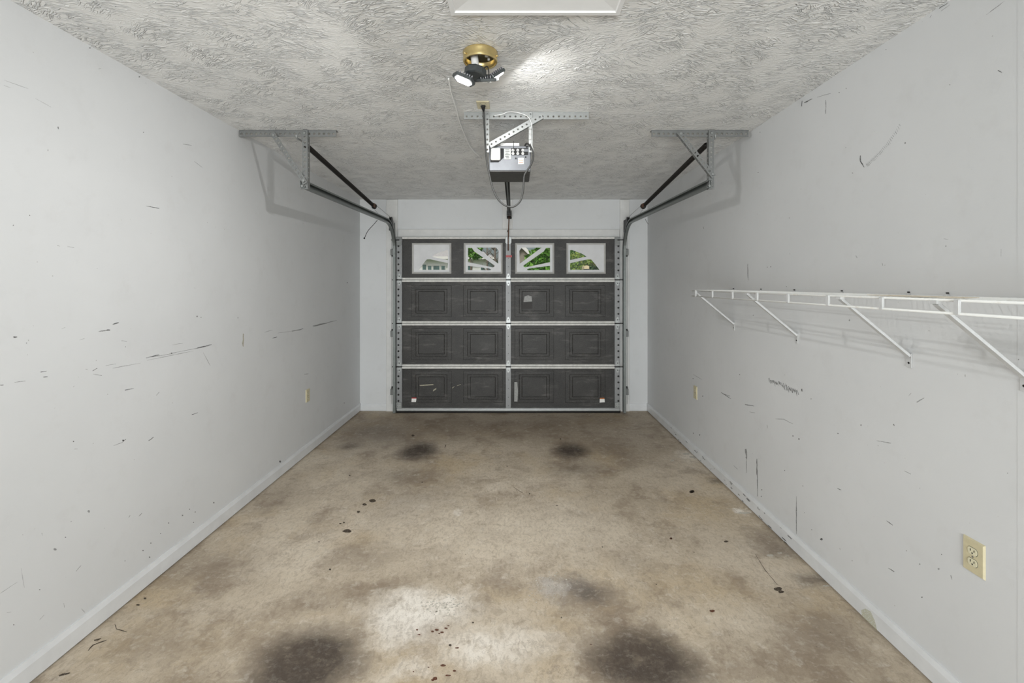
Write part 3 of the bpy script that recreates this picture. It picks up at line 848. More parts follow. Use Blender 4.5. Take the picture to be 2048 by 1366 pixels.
# rail
ra, rb = Vector((-.055, bodyY + bd - .02, 2.345)), Vector((-.062, 5.42, 2.405))
dv = (rb - ra).normalized()
m = frame_m(ra, dv, (1, 0, 0))
Lr = (rb - ra).length
mbx = MB().box(0, Lr, -.02, .02, -.003, .003, m)          # top flange
mbx.box(0, Lr, -.0025, .0025, -.003, .038, m)
mbx.build('rail', M['track'], op)
mbx = MB()
for s_ in (-1, 1): mbx.tube([m @ Vector((0, s_ * .013, .018)), m @ Vector((Lr, s_ * .013, .018))], .0045, 6)
mbx.build('chain', M['black'], op, 0, True)
car = m @ Vector((Lr - .16, 0, .03))
MB().box(-.05, .05, -.024, .024, -.012, .03, m @ Matrix.Translation((Lr - .16, 0, .02))).build('carriage', M['black'], op, .004)
end = rb
mbx = MB()
for s_ in (-1, 1):
    mbx.cyl((rb.x + s_ * .018, rb.y + .045, rb.z - .02), (1, 0, 0), .032, .014, 16)
mbx.build('header_pulley', M['black'], op, 0, True)
mbx = MB().box(rb.x - .03, rb.x - .026, rb.y - .02, YB - .012, rb.z - .035, rb.z + .03)
mbx.box(rb.x + .026, rb.x + .03, rb.y - .02, YB - .012, rb.z - .035, rb.z + .03)
mbx.box(rb.x - .03, rb.x + .03, YB - .016, YB - .012, rb.z - .05, rb.z + .05)
mbx.build('header_bracket', M['galv_d'], op)
arm0 = Vector((rb.x, rb.y - .06, rb.z - .05)); arm1 = Vector((dx(1016.5), DY - .07, dz(481)))
MB().tube([arm0, (arm0 * .5 + arm1 * .5) + Vector((0, -.01, 0)), arm1, Vector((arm1.x, arm1.y, dz(502)))], .0065, 8).build('door_arm', M['rust'], op, 0, True)
MB().cyl((arm1.x, arm1.y, dz(463.5)), (1, 0, 0), .012, .02, 8).build('arm_joint', M['black'], op, 0, True)
# cord
cd = oy - .045
cp = [at(966.5, 214, 2.69), at(967, 222, 2.74), at(968.5, 245, cd), at(970, 275, cd), at(971.5, 300, cd), at(974, 325, cd), at(979, 350, cd), at(986, 378, cd), at(998, 401, cd), at(1014, 412.5, cd),
      at(1029, 412.5, cd), at(1041, 401, cd), at(1046, 382, cd), at(1047.5, 362, cd), at(1049, 350, cd), at(1055, 340, cd), at(1063, 327, cd), at(1066.5, 311, cd), at(1064.5, 299, cd), at(1059, 290.5, cd + .01), at(1053.5, 287, cd + .03), at(1050, 291, bodyY)]
MB().tube(smooth_path(cp, 6), .0055, 8).build('power_cord', M['cordgrey'], op, 0, True)
MB().tube([at(966.3, 207, ceil_d(209) - .005), at(966.4, 213, 2.685), at(967, 221, 2.735)], .012, 10, True, [.016, .014, .007]).build('cord_plug', M['rubber'], op, 0, True)
bw = [at(988, 231, oy - .03), at(1003, 229, oy - .03), at(1016, 224, oy - .032), at(1032, 224.5, oy - .032), at(1048, 229, oy - .032), at(1058, 236, oy - .03), at(1063, 249, oy - .03), at(1061, 262, oy - .03), at(1062, 285, oy - .03), at(1066, 298, oy - .03), at(1067.5, 303, oy - .02)]
MB().tube(smooth_path(bw, 6), .002, 6).build('bell_wire', M['wirewhite'], op, 0, True)

# thin white wire stapled along the ceiling
wp = []
for px, py in ((897, 152), (903, 183), (913, 215), (919, 238), (930, 268), (943, 294), (962, 313)):
    p = ceil_pt(px, py); wp.append(p - Vector((0, 0, .012)))
tag(MB().tube(smooth_path(wp, 6), .0042, 6).build('ceiling_wire', M['wirewhite'], None, 0, True), 'thin white wire running along the ceiling past the lamp', 'wire')

# ------------------------------------------------------------------ receptacles
def duplex(name, origin, xaxis, yaxis, label, group=None, w=.072, h=.118):
    m = frame_m(origin, xaxis, yaxis)
    root = thing(name, label, 'outlet', origin, group)
    a, b, t = w / 2, h / 2, .006
    vs = [(-a, -b, 0), (a, -b, 0), (a, b, 0), (-a, b, 0), (-a + .004, -b + .004, t), (a - .004, -b + .004, t), (a - .004, b - .004, t), (-a + .004, b - .004, t)]
    MB().add([m @ Vector(v) for v in vs], [(3, 2, 1, 0), (4, 5, 6, 7), (0, 1, 5, 4), (1, 2, 6, 5), (2, 3, 7, 6), (3, 0, 4, 7)]).build('cover_plate', M['plastic_i'], root)
    for s in (-1, 1):
        poly = []
        for i in range(24):
            q = 2 * math.pi * i / 24
            poly.append((.0168 * math.cos(q), max(-.0125, min(.0125, .0168 * math.sin(q))) + s * .0195))
        ring = [(x * 1.07, (y - s * .0195) * 1.08 + s * .0195) for x, y in poly]
        MB().prism(ring, m @ Matrix.Translation((0, 0, t)), .0006).build('socket_gap', M['cordgrey'], root)
        sk = MB().prism(poly, m @ Matrix.Translation((0, 0, t)), .0022).build('socket', M['plastic_i2'], root)
        mb_ = MB()
        zz = t + .0022
        mb_.box(-.0078, -.0052, s * .0195 - .001, s * .0195 + .0075, zz - .001, zz + .0004, m)
        mb_.box(.0052, .0078, s * .0195 - .001, s * .0195 + .0065, zz - .001, zz + .0004, m)
        mb_.cyl(m @ Vector((0, s * .0195 - .0065, zz)), (m.to_3x3() @ Vector((0, 0, 1))), .0026, .001, 8)
        o = mb_.build('slot', M['rubber'], None); o.parent = sk
        o.matrix_parent_inverse = Matrix()
        sk_inv = Matrix()
    MB().cyl(m @ Vector((0, 0, t + .0005)), (m.to_3x3() @ Vector((0, 0, 1))), .003, .002, 8).build('plate_screw', M['galv_d'], root)
    return root
p = wall_pt(1949, 1113, 1); p.z = .589; duplex('wall_outlet', p, (0, -1, 0), (0, 0, 1), 'ivory duplex outlet low on the shelf wall near the wall seam', None, .077, .121)
p = wall_pt(1391.3, 785, 1); duplex('wall_outlet', p, (0, -1, 0), (0, 0, 1), 'ivory outlet on the shelf wall close to the overhead door')
p = wall_pt(615, 791, -1); duplex('wall_outlet', p, (0, 1, 0), (0, 0, 1), 'ivory outlet on the plain wall without shelf')
p = ceil_pt(966.5, 209.3); duplex('ceiling_outlet', p, (1, 0, 0), (0, -1, 0), 'brown-ivory outlet on the ceiling with black plug in it', None, .076, .114)

# ------------------------------------------------------------------ lamp
lc = Vector(((960.5 - VX) * 2.09 / F, 2.09, ceil_z(2.09)))
lamp = thing('ceiling_light', 'brass ceiling canopy with bare socket and folding LED panels, one lit', 'ceiling light', lc)
m = Matrix.Translation(lc)
MB().lathe([(.0765, 0), (.0805, -.004), (.0785, -.012), (.0775, -.030), (.079, -.042), (.0765, -.046), (.072, -.046), (.0725, -.040), (.072, -.006), (.06, -.003)], m, 40, True).build('canopy', M['brass'], lamp, 0, True)
MB().lathe([(.0718, -.002), (.0718, -.012)], m, 32).build('canopy_pan', M['pan'], lamp, 0, True)
for a in (100, 220, 340):
    v = Vector((math.cos(R(a)), math.sin(R(a)), 0))
    MB().cyl(lc + v * .082 + Vector((0, 0, -.03)), v, .004, .012, 8).build('thumb_screw', M['brass'], lamp, 0, True)
mbx = MB()
for (x, y, r) in ((.03, -.01, .008), (.038, .022, .006)): mbx.cyl(lc + Vector((x, y, -.018)), (0, 0, 1), r, .014, 10)
mbx.build('wire_nut', M['plastic_w'], lamp, 0, True)
sA, sB = lc + Vector((-.028, -.012, -.012)), lc + Vector((-.020, .0, -.075))
MB().tube([sA, sB], .0175, 14).build('socket', M['plastic_w'], lamp, 0, True)
hubc = lc + Vector((-.022, .005, -.088))
ax = Vector((.12, .1, 1)).normalized()
hm = Matrix.Translation(hubc) @ ax.to_track_quat('Z', 'Y').to_matrix().to_4x4()
MB().lathe([(.03, .016), (.048, .012), (.052, .006), (.052, -.020), (.045, -.024), (.02, -.025)], hm, 10).build('hub', M['lampgrey'], lamp)
MB().tube(smooth_path([hubc + Vector((.03, -.02, .0)), hubc + Vector((.055, -.03, .012)), hubc + Vector((.062, -.02, -.01)), hubc + Vector((.06, -.01, -.03))], 6), .0025, 6).build('hub_wire', M['rubber'], lamp, 0, True)
HEX = [(-.054, 0), (-.036, .037), (.036, .037), (.054, 0), (.036, -.037), (-.036, -.037)]
def wing(center, back, xax, power):
    back = Vector(back).normalized(); xax = Vector(xax)
    w = frame_m(center, xax, back.cross(xax))    # local z = back of the wing (fins), -z = LED face
    bd_ = MB().prism([(x, y) for x, y in HEX], w @ Matrix.Translation((0, 0, -.002)), .014).build('wing', M['lampgrey'], lamp, .002)
    def sub(mbx, name, mat):
        o = mbx.build(name, mat, None); o.parent = bd_; return o
    sub(MB().prism([(x * .74, y * .74) for x, y in HEX], w @ Matrix.Translation((0, 0, -.005)), .0035), 'led_panel', M['led'] if power else M['plastic_w'])
    for i in range(7):
        x = -.033 + i * .011
        sub(MB().box(x - .0018, x + .0018, -.03, .03, .012, .022, w), 'heat_sink_fin', M['fin'])
    if not power: return
    ld = bpy.data.lights.new('led_light', 'AREA'); ld.shape = 'DISK'; ld.size = .06; ld.energy = power; ld.color = (1.0, 1.0, .985)
    lo = bpy.data.objects.new('led_light', ld); COL.objects.link(lo)
    za = (w.to_3x3() @ Vector((0, 0, 1))).normalized()
    lo.location = w.translation - za * .007
    lo.rotation_euler = za.to_track_quat('Z', 'Y').to_euler()
wing(at(927, 160.5, 2.045), (.42, .05, .90), (1, .12, -.38), LED_POWER[0])
wing(at(975, 160.5, 2.125), (.05, -.50, .86), (1, .12, .10), LED_POWER[1])
wing(at(993, 153, 2.13), (-.46, -.26, .85), (.72, .3, .6), LED_POWER[2])
MB().tube([hubc + Vector((-.02, -.01, -.01)), at(930, 152, 2.07)], .009, 8).build('wing_arm', M['lampgrey'], lamp, 0, True)
MB().tube([hubc + Vector((.02, .01, -.01)), at(976, 153, 2.11)], .009, 8).build('wing_arm', M['lampgrey'], lamp, 0, True)

# ------------------------------------------------------------------ attic hatch
hx0, hx1, hy1 = (902 - VX) * 1.775 / F, (1238.5 - VX) * 1.775 / F, 1.775
hy0 = hy1 - .58
hz = ceil_z(1.5)
hatch = thing('attic_hatch', 'white framed attic access hatch set in the ceiling', 'hatch', ((hx0 + hx1) / 2, (hy0 + hy1) / 2, hz))
rings = [(0, .004), (0, -.02), (.016, -.02), (.020, -.014), (.115, -.003), (.115, .004)]
vs, fs = [], []
for ins, zz in rings:
    vs += [(hx0 + ins, hy0 + ins, hz + zz), (hx1 - ins, hy0 + ins, hz + zz), (hx1 - ins, hy1 - ins, hz + zz), (hx0 + ins, hy1 - ins, hz + zz)]
for i in range(len(rings)):
    i2 = (i + 1) % len(rings)
    for j in range(4): fs.append((i * 4 + j, i * 4 + (j + 1) % 4, i2 * 4 + (j + 1) % 4, i2 * 4 + j))
MB().add(vs, fs).build('hatch_frame', M['trim2'], hatch)
MB().box(hx0 + .113, hx1 - .113, hy0 + .113, hy1 - .113, hz - .002, hz + .004).build('hatch_panel', M['trim2'], hatch)

# ------------------------------------------------------------------ wire shelf
SX = 1.345; SZ = 1.508; SY0, SY1 = .55, 3.44
shelf = thing('wire_shelf', 'long white wire shelf on sloping braces fixed to the wall', 'shelf', (1.5, 2.0, 1.22))
MB().tube([(SX, SY0, SZ), (SX, SY1, SZ)], .0042, 8).build('front_rod', M['shelf'], shelf, 0, True)
MB().tube([(SX - .004, SY0, SZ - .040), (SX - .004, SY1, SZ - .040)], .0042, 8).build('lip_rod', M['shelf'], shelf, 0, True)
MB().tube([(XR - .012, SY0, SZ), (XR - .012, SY1, SZ)], .003, 8).build('back_rod', M['shelf'], shelf, 0, True)
MB().tube([((SX + XR) / 2, SY0, SZ - .005), ((SX + XR) / 2, SY1, SZ - .005)], .003, 8).build('middle_rod', M['shelf'], shelf, 0, True)
y = 3.36
first = None
while y > SY0:
    p = MB().box(SX - .011, SX - .002, y - .009, y + .009, SZ - .043, SZ + .003).build('lip_connector', M['brace'], shelf, .002) 
    y -= .2835
mbx = MB(); y = SY1 - .01; 
while y > SY0:
    mbx.tube([(SX, y, SZ + .004), (XR - .008, y, SZ + .004)], .0016, 5); y -= .0254
tag(mbx.build('deck_wires', M['shelf'], shelf), None, None, None, 'stuff')
tag(mbx and shelf.children[-1], None)
for yb in (3.385, 2.63, 1.881, 1.455, .71):
    a = Vector((SX + .004, yb, SZ - .012)); b = Vector((XR - .004, yb, 1.262))
    dv = (b - a).normalized()
    mm = frame_m(a, dv, (0, 1, 0))
    L = (b - a).length
    mbx = MB().prism([(-.010, -.006), (.010, -.006), (.010, .003), (.006, .007), (-.006, .007), (-.010, .003)], mm @ Matrix(((0, 0, 1, 0), (1, 0, 0, 0), (0, 1, 0, 0), (0, 0, 0, 1))), L)
    br_ = mbx.build('brace', M['brace'], shelf)
    mbx = MB().plate([(-.012, -.037), (.012, -.037), (.012, .022), (-.012, .022)], [[(.004 * math.cos(k * math.pi / 4), -.018 + .004 * math.sin(k * math.pi / 4)) for k in range(8)]], frame_m((XR - .001, yb, 1.25), (0, -1, 0), (0, 0, 1)), .003)
    o = mbx.build('foot_plate', M['brace'], None); o.parent = br_
    o = MB().cyl((XR - .003, yb, 1.232), (1, 0, 0), .0045, .004, 8).build('foot_screw', M['black'], None); o.parent = br_
    o = MB().box(SX - .006, SX + .012, yb - .012, yb + .012, SZ - .014, SZ - .003).build('brace_hook', M['brace'], None, .001); o.parent = br_
for px in (1468, 1523, 1590, 1685, 1819, 1897):
    d = F * XR / (px - VX)
    MB().box(XR - .016, XR, d - .008, d + .008, SZ - .01, SZ + .011).build('wall_clip', M['brace'], shelf, .002)
    MB().cyl((XR - .004, d, SZ + .016), (1, 0, 0), .003, .008, 8).build('clip_nail', M['black'], shelf, 0, True)
# stained strip of tape on the deck near the middle
pts = [(1.346, 1.36), (1.41, 1.38), (1.42, 1.70), (1.348, 1.74)]
tag(MB().prism(pts, Matrix.Translation((0, 0, SZ + .0075)), .002).build('paper_liner', simple('stained_paper', (.62, .55, .44), .7, 0, .25, 18)), 'stained beige paper lying on the wire shelf', 'paper')

# ------------------------------------------------------------------ marks on walls and floor
random.seed(11)
def stroke(mbx, to3, pts, w):
    # irregular thin quad strip drawn in photograph pixels on a known surface
    P = [Vector(p) for p in pts]
    if len(P) == 1:
        c = P[0]; n = 7
        ring = [c + Vector((math.cos(2 * math.pi * i / n) * w * .5 * random.uniform(.7, 1.2), math.sin(2 * math.pi * i / n) * w * .5 * random.uniform(.7, 1.2))) for i in range(n)]
        mbx.add([to3(q) for q in ring], [tuple(range(n))]); return
    fine = []
    for a, b in zip(P[:-1], P[1:]):
        k = max(2, int((b - a).length / 6))
        fine += [a + (b - a) * i / k for i in range(k)]
    fine.append(P[-1])
    n = len(fine); L, Rr = [], []
    for i, q in enumerate(fine):
        t = (fine[min(i + 1, n - 1)] - fine[max(i - 1, 0)]).normalized(); s = Vector((-t.y, t.x))
        ww = w * .5 * random.uniform(.45, 1.15) * (math.sin(math.pi * (i + .6) / (n + .2)) ** .5)
        q = q + s * random.uniform(-.2, .2) * w
        L.append(q + s * ww); Rr.append(q - s * ww)
    vs = [to3(q) for q in L + Rr]
    mbx.add(vs, [(i, i + 1, n + i + 1, n + i) for i in range(n - 1)])
def wall3(side):
    def f(q):
        p = wall_pt(q.x, q.y, side); p.x -= side * .0008; return p
    return f
def conv(ox, oy_, sc):
    return lambda lst: [(ox + x * sc, oy_ + y * sc) for x, y in lst]
def marks(name, parent, to3, groups):
    for suffix, mat, items in groups:
        mbx = MB()
        for cv, sc, lst in items:
            for w, pts in lst: stroke(mbx, to3, cv(pts), max(w * sc, .9))
        o = mbx.build(name, mat, None); o.parent = parent; o['kind'] = 'stuff'
A4, AS = conv(0, 450, .3516), .3516
A8, BS = conv(0, 1000, .4395), .4395
A1 = conv(0, 0, .3516)
left_d = [(A4, AS, [(6, [(640, 565), (675, 555)]), (9, [(75, 637), (97, 637)]), (6, [(150, 671)]), (5, [(713, 693)]), (5, [(830, 757), (905, 738)]), (5, [(1120, 700), (1205, 680)]),
            (5, [(230, 836), (265, 832)]), (5, [(245, 866), (270, 862)]), (6, [(525, 830), (553, 815)]), (6, [(0, 910), (20, 910)]), (5, [(1090, 1078), (1125, 1068)]), (5, [(710, 940), (760, 930)]),
            (13, [(700, 1226)]), (5, [(700, 1228), (716, 1218)]), (7, [(845, 1228), (872, 1206)]), (9, [(417, 1231)]), (6, [(1550, 645), (1575, 637)]), (8, [(1120, 520)]), (5, [(1143, 526)]), (5, [(1353, 528)]),
            (8, [(975, 729)]), (13, [(1592, 1346)]), (6, [(1975, 328)]), (6, [(1705, 1305)]), (6, [(1958, 1012)]), (8, [(607, 598), (625, 597)]), (6, [(575, 856)]), (6, [(2030, 1040)])]),
          (A8, BS, [(6, [(297, 170)]), (5, [(323, 97)]), (6, [(180, 408)]), (8, [(655, 352)]), (6, [(680, 260)]), (6, [(686, 196)]), (5, [(730, 153)]), (6, [(767, 105)]), (6, [(830, 70)]), (6, [(888, 55)]),
            (7, [(972, 12)]), (5, [(862, 42)]), (5, [(880, 102)]), (5, [(568, 277)]), (6, [(650, 230)]), (5, [(62, 568)]), (6, [(60, 792)]), (5, [(213, 705)])]),
          (A1, AS, [(10, [(510, 272)]), (8, [(792, 437)]), (6, [(815, 752)]), (4, [(830, 1172), (905, 1185)]), (6, [(168, 1225)]), (5, [(330, 720), (332, 735)]), (6, [(72, 1286), (78, 1280)])])]
left_m = [(A4, AS, [(8, [(560, 605), (625, 597)]), (4, [(690, 658), (720, 663)]), (3, [(860, 752), (1000, 728)]), (3, [(960, 732), (1190, 688)]), (3, [(835, 770), (1100, 716)]), (3, [(980, 682), (1040, 672)]), (3, [(530, 848), (575, 856)]),
            (3, [(80, 895), (145, 887)]), (3, [(645, 1255), (700, 1235)]), (3, [(420, 1275), (440, 1273)]), (3, [(1580, 615), (1660, 603)]), (8, [(1660, 605), (1725, 590)]), (10, [(1780, 575), (1860, 558)]),
            (3, [(1860, 555), (1915, 543)]), (3, [(1505, 610), (1550, 597)]), (3, [(1780, 580), (1900, 545)]), (3, [(1730, 850), (1755, 846)]), (4, [(485, 820), (497, 820)]), (3, [(600, 800), (660, 790)]), (3, [(640, 815), (800, 785)]),
            (3, [(450, 655), (480, 645)]), (3, [(350, 590), (370, 583)]), (4, [(383, 122), (420, 128)]), (4, [(325, 115), (340, 122)]), (2, [(1155, 725), (1195, 800)]), (5, [(890, 970), (905, 950)])]),
          (A8, BS, [(14, [(403, 52)]), (14, [(250, 225)]), (2, [(95, 310), (110, 400)]), (2, [(0, 425), (80, 372)]), (3, [(180, 545), (200, 522)]), (3, [(345, 325), (368, 297)]), (3, [(190, 150), (192, 162)]), (3, [(585, 80), (592, 70)]), (3, [(630, 75), (645, 60)]),
                    (3, [(290, 470), (292, 490)]), (3, [(30, 512), (50, 510)]), (3, [(370, 495), (385, 512)])]),
          (A1, AS, [(3, [(1040, 820), (1090, 827)]), (2, [(1105, 918), (1150, 952)]), (2, [(20, 455), (160, 505)]), (2, [(200, 560), (290, 610)]), (3, [(20, 485), (60, 500)]), (5, [(560, 392), (575, 388)])])]
left_b = [(A4, AS, [(9, [(1382, 618), (1382, 692)])])]
marks('scuff_marks', wall_left, wall3(-1), [('d', M['scuff_d'], left_d), ('m', M['scuff_m'], left_m), ('b', M['scuff_b'], left_b)])
B5, S5 = conv(1290, 450, .3701), .3701
B8, S8 = conv(1290, 760, .4435), .4435
B1 = conv(1290, 0, .3701)
comb = []
for i in range(34):
    x = 668 + i * 4.7; yy = 826 + i * 1.9 + random.uniform(-8, 8)
    comb.append((random.choice([2.5, 3.5, 4.5]), [(x, yy), (x + random.uniform(4, 9), yy + random.uniform(14, 34))]))
ticks = []
for i in range(30):
    t = i / 29; x = 1195 + 180 * t - 10 * math.sin(t * 3); yy = 885 - 130 * t - 85 * t * t * t
    ticks.append((3, [(x, yy), (x + 9, yy + 14 + 4 * math.sin(i))]))
right_d = [(B5, S5, comb[::2] + [(7, [(847, 885), (850, 900)]), (5, [(898, 940)]), (4, [(412, 905), (465, 940)]), (4, [(540, 970), (590, 978)]), (8, [(800, 1140)]), (9, [(832, 1157)]), (6, [(262, 1125)]), (7, [(296, 1134)]),
            (4, [(605, 1265), (605, 1350)]), (3, [(548, 1265), (548, 1340)]), (3, [(555, 210), (558, 300)]), (5, [(662, 228)]), (5, [(680, 226)]), (6, [(1627, 114)]), (6, [(1168, 1080)]), (5, [(1345, 1075), (1348, 1085)]), (5, [(1045, 1127)]), (6, [(2020, 727)]),
            (5, [(512, 808)]), (5, [(585, 488)]), (5, [(765, 333)]), (5, [(260, 830)]), (6, [(312, 925)]), (5, [(545, 1255), (552, 1265)])]),
           (B8, S8, [(4, [(505, 355), (507, 525)]), (3, [(683, 525), (683, 695)]), (12, [(796, 718)]), (4, [(868, 488), (885, 497)]), (4, [(1090, 635), (1118, 655)]), (4, [(1098, 848), (1125, 865)]), (5, [(712, 478)]), (5, [(752, 675)]),
            (5, [(527, 495)]), (5, [(525, 525)]), (5, [(630, 408)]), (4, [(720, 598)]), (5, [(975, 205)]), (4, [(1122, 200)]), (4, [(1240, 488)]), (5, [(1635, 420)]), (7, [(1250, 980)]), (4, [(935, 815)]), (5, [(870, 240)]), (5, [(1180, 770)]), (5, [(1338, 787)])]),
           (B1, S5, [(7, [(1165, 840), (1165, 870), (1185, 905)]), (7, [(1908, 380), (1930, 390)]), (5, [(1648, 458)]), (8, [(1407, 773)]), (5, [(1122, 935)]), (5, [(612, 932)]), (5, [(780, 1178)]), (5, [(850, 545), (847, 575)]), (6, [(860, 555), (905, 535)]),
            (5, [(1050, 500)]), (5, [(1088, 478)]), (9, [(1073, 363)]), (12, [(1450, 118)]), (6, [(1590, 45), (1640, 15)]), (5, [(622, 714)]), (5, [(1303, 268)])])]
right_m = [(B5, S5, comb[1::2] + [(4, [(430, 915), (460, 925)]), (3, [(565, 1010), (595, 1015)]), (4, [(705, 1048), (750, 1050), (800, 1075)]), (3, [(660, 1080), (663, 1098)]), (3, [(262, 808), (308, 835)]), (14, [(545, 1210), (550, 1260)]), (3, [(1615, 75), (1640, 78)]),
            (3, [(1925, 130), (1925, 170)]), (9, [(1105, 515)]), (3, [(1470, 960), (1510, 935)]), (3, [(1425, 925), (1440, 908)]), (2, [(1250, 1165), (1330, 1180)]), (4, [(1140, 165), (1148, 178)]), (4, [(1282, 205), (1286, 220)]), (3, [(480, 1300), (500, 1320)])]),
           (B8, S8, [(10, [(1325, 852)]), (7, [(1240, 830)]), (3, [(1050, 275), (1110, 285)]), (3, [(1225, 100), (1260, 80)]), (3, [(1170, 410), (1200, 425)]), (4, [(1380, 880), (1385, 900)])]),
           (B1, S5, ticks + [(4, [(930, 525), (1005, 505)]), (5, [(978, 540), (978, 615)]), (4, [(900, 492), (915, 478)]), (3, [(625, 675), (640, 662)]), (5, [(315, 1225), (318, 1238)]), (4, [(1845, 80), (1945, 5)]), (4, [(1600, 60), (1650, 25)]), (3, [(1540, 95), (1550, 80)])])]
marks('scuff_marks', wall_right, wall3(1), [('d', M['scuff_d'], right_d), ('m', M['scuff_m'], right_m)])
# chipped paint on the right-hand baseboard
def base3(q):
    p = wall_pt(q.x, q.y, 1); s = (XR - .0148 - 0) / XR
    return Vector((XR - .0148, p.y * s, EYE + (p.z - EYE) * s))
mbx = MB(); random.seed(5)
for i in range(44):
    yy = random.uniform(2.6, 4.7); zz = random.choice([random.uniform(.012, .03), random.uniform(.06, .077), random.uniform(.02, .075)])
    l, h = random.uniform(.006, .035), random.uniform(.0015, .005)
    n = 6; sl = random.uniform(-.4, .4)
    ring = [(XR - .0147, yy + l * math.cos(2 * math.pi * k / n) * random.uniform(.7, 1), min(.077, max(.009, zz + h * math.sin(2 * math.pi * k / n) + sl * h * math.cos(2 * math.pi * k / n)))) for k in range(n)]
    mbx.add(ring, [tuple(range(n))])
o = mbx.build('paint_chips', M['scuff_d'], None); o.parent = br; o['kind'] = 'stuff'
mbx = MB().add([(XR - .0147, 2.03, .01), (XR - .0147, 2.12, .01), (XR - .0147, 2.125, .035), (XR - .0147, 2.10, .06), (XR - .0147, 2.07, .07), (XR - .0147, 2.045, .045)], [(0, 1, 2, 3, 4, 5)])
o = mbx.build('glue_stain', mat_scuff('yellow_glue', (.6, .58, .40), .55), None); o.parent = br; o['kind'] = 'stuff'
# spots on the floor
def fl3(q):
    p = floor_pt(q.x, q.y); p.z = .0006; return p
def fblob(mbx, x, y, rx, ry):
    n = 12
    mbx.add([fl3(Vector((x + rx * math.cos(2 * math.pi * i / n) * random.uniform(.75, 1.1), y + ry * math.sin(2 * math.pi * i / n) * random.uniform(.75, 1.1)))) for i in range(n)], [tuple(range(n))])
C6 = lambda x, y: (600 + x * .4143, 800 + y * .4143)
mbx = MB()
for x, y, rx, ry in ((350, 486, 19, 9), (312, 505, 11, 6), (282, 540, 9, 6), (228, 633, 23, 9), (195, 597, 7, 3), (212, 592, 5, 4), (1890, 443, 13, 8), (545, 172, 8, 5), (240, 365, 4, 3), (1000, 320, 4, 2), (1108, 453, 4, 3), (1258, 188, 4, 3), (590, 397, 4, 3), (92, 685, 4, 3), (1720, 890, 4, 3), (1262, 1050, 4, 4), (145, 818, 6, 5), (835, 1075, 5, 4), (725, 1184, 8, 6), (1460, 710, 4, 3), (1240, 510, 7, 2)):
    fblob(mbx, *C6(x, y), rx * .4143, ry * .4143)
stroke(mbx, fl3, [C6(1030, 420), C6(1075, 450)], 1.3); stroke(mbx, fl3, [C6(705, 215), C6(700, 232)], 2)
stroke(mbx, fl3, [(1510, 1108), (1530, 1140), (1555, 1170)], 1.2)
for x, y, rx, ry in ((1556, 1178, 9, 4), (1562, 1184, 7, 3), (1385, 983, 5, 3), (1452, 1083, 5, 2), (276, 1210, 4, 2), (290, 1197, 3, 2)): fblob(mbx, x, y, rx, ry)
stroke(mbx, fl3, [(176, 1302), (186, 1290), (214, 1280)], 2.5); stroke(mbx, fl3, [(230, 1248), (233, 1258), (254, 1264)], 2); stroke(mbx, fl3, [(118, 1352), (140, 1345)], 4); stroke(mbx, fl3, [(188, 1281), (202, 1277)], 4)
o = mbx.build('oil_spots', M['oilspot'], None); o.parent = floor; o['kind'] = 'stuff'
mbx = MB()
for x, y, rx, ry in ((640, 1118, 8, 5), (660, 1110, 12, 6), (685, 1122, 9, 5), (705, 1102, 10, 4), (716, 1090, 6, 3), (672, 1128, 6, 3), (758, 1197, 10, 4), (652, 1345, 12, 10), (640, 1352, 8, 6), (715, 1330, 16, 4), (745, 1308, 9, 5), (690, 1282, 14, 6), (620, 1291, 5, 3), (548, 1312, 4, 3), (1792, 668, 5, 3), (1405, 1180, 7, 2), (575, 1133, 8, 3), (565, 1110, 6, 4)):
    fblob(mbx, *C6(x, y), rx * .4143, ry * .4143)
for x, y, rx, ry in ((1425, 1222, 6, 3), (1342, 1077, 3, 2)): fblob(mbx, x, y, rx, ry)
o = mbx.build('rust_spots', M['rustspot'], None); o.parent = floor; o['kind'] = 'stuff'
mbx = MB()
for i in range(90):
    x, y = C6(random.gauss(690, 55), random.gauss(1000, 22)); fblob(mbx, x, y, random.uniform(1, 3), random.uniform(.7, 1.8))
for i in range(70):
    x, y = C6(random.gauss(1215, 45), random.gauss(905, 35)); fblob(mbx, x, y, random.uniform(.7, 2.6), random.uniform(.6, 1.6))
for x, y, rx, ry in ((1390, 914, 14, 3), (1372, 908, 8, 2), (1488, 1026, 13, 2.5), (1540, 1111, 8, 2.5), (1560, 1106, 5, 1.5), (1652, 1172, 9, 2), (1345, 921, 4, 2)): fblob(mbx, x, y, rx, ry)
o = mbx.build('plaster_crumbs', M['whitespot'], None); o.parent = floor; o['kind'] = 'stuff'

# ------------------------------------------------------------------ outdoors
def gz(y): return -.06 + 1.35 * min(1, max(0, (y - 9) / 17)) ** 1.3
mbx = MB()
ys = [5.7, 7, 9, 10, 12, 14, 16, 18, 20, 22, 24, 26, 40, 70, 120]
vs = [(x, y, gz(y)) for y in ys for x in (-60, 60)]
mbx.add(vs, [(2 * i, 2 * i + 1, 2 * i + 3, 2 * i + 2) for i in range(len(ys) - 1)])
struct('ground', mbx, simple('lawn', (.10, .17, .05), .8, 0, .35, 3), 'grassy front yard outside')
struct('driveway', MB().add([(-1.8, 5.72, -.055), (1.7, 5.72, -.055), (1.7, 9, -.055), (-1.8, 9, -.055)], [(0, 1, 2, 3)]), simple('driveway_concrete', (.45, .43, .4), .8, 0, .1, 5), 'concrete driveway outside')
WALLW = simple('white_siding', (.80, .80, .80), .6, 0, .03, 4); ROOF = simple('pale_roof_shingle', (.50, .48, .45), .8, 0, .15, 8)
GLS = simple('dark_teal_window', (.06, .14, .14), .15, 0, .4, 3); BRN = simple('taupe_siding', (.28, .25, .21), .7, 0, .15, 6)
def pt(px, py, Y): return at(px, py, Y)
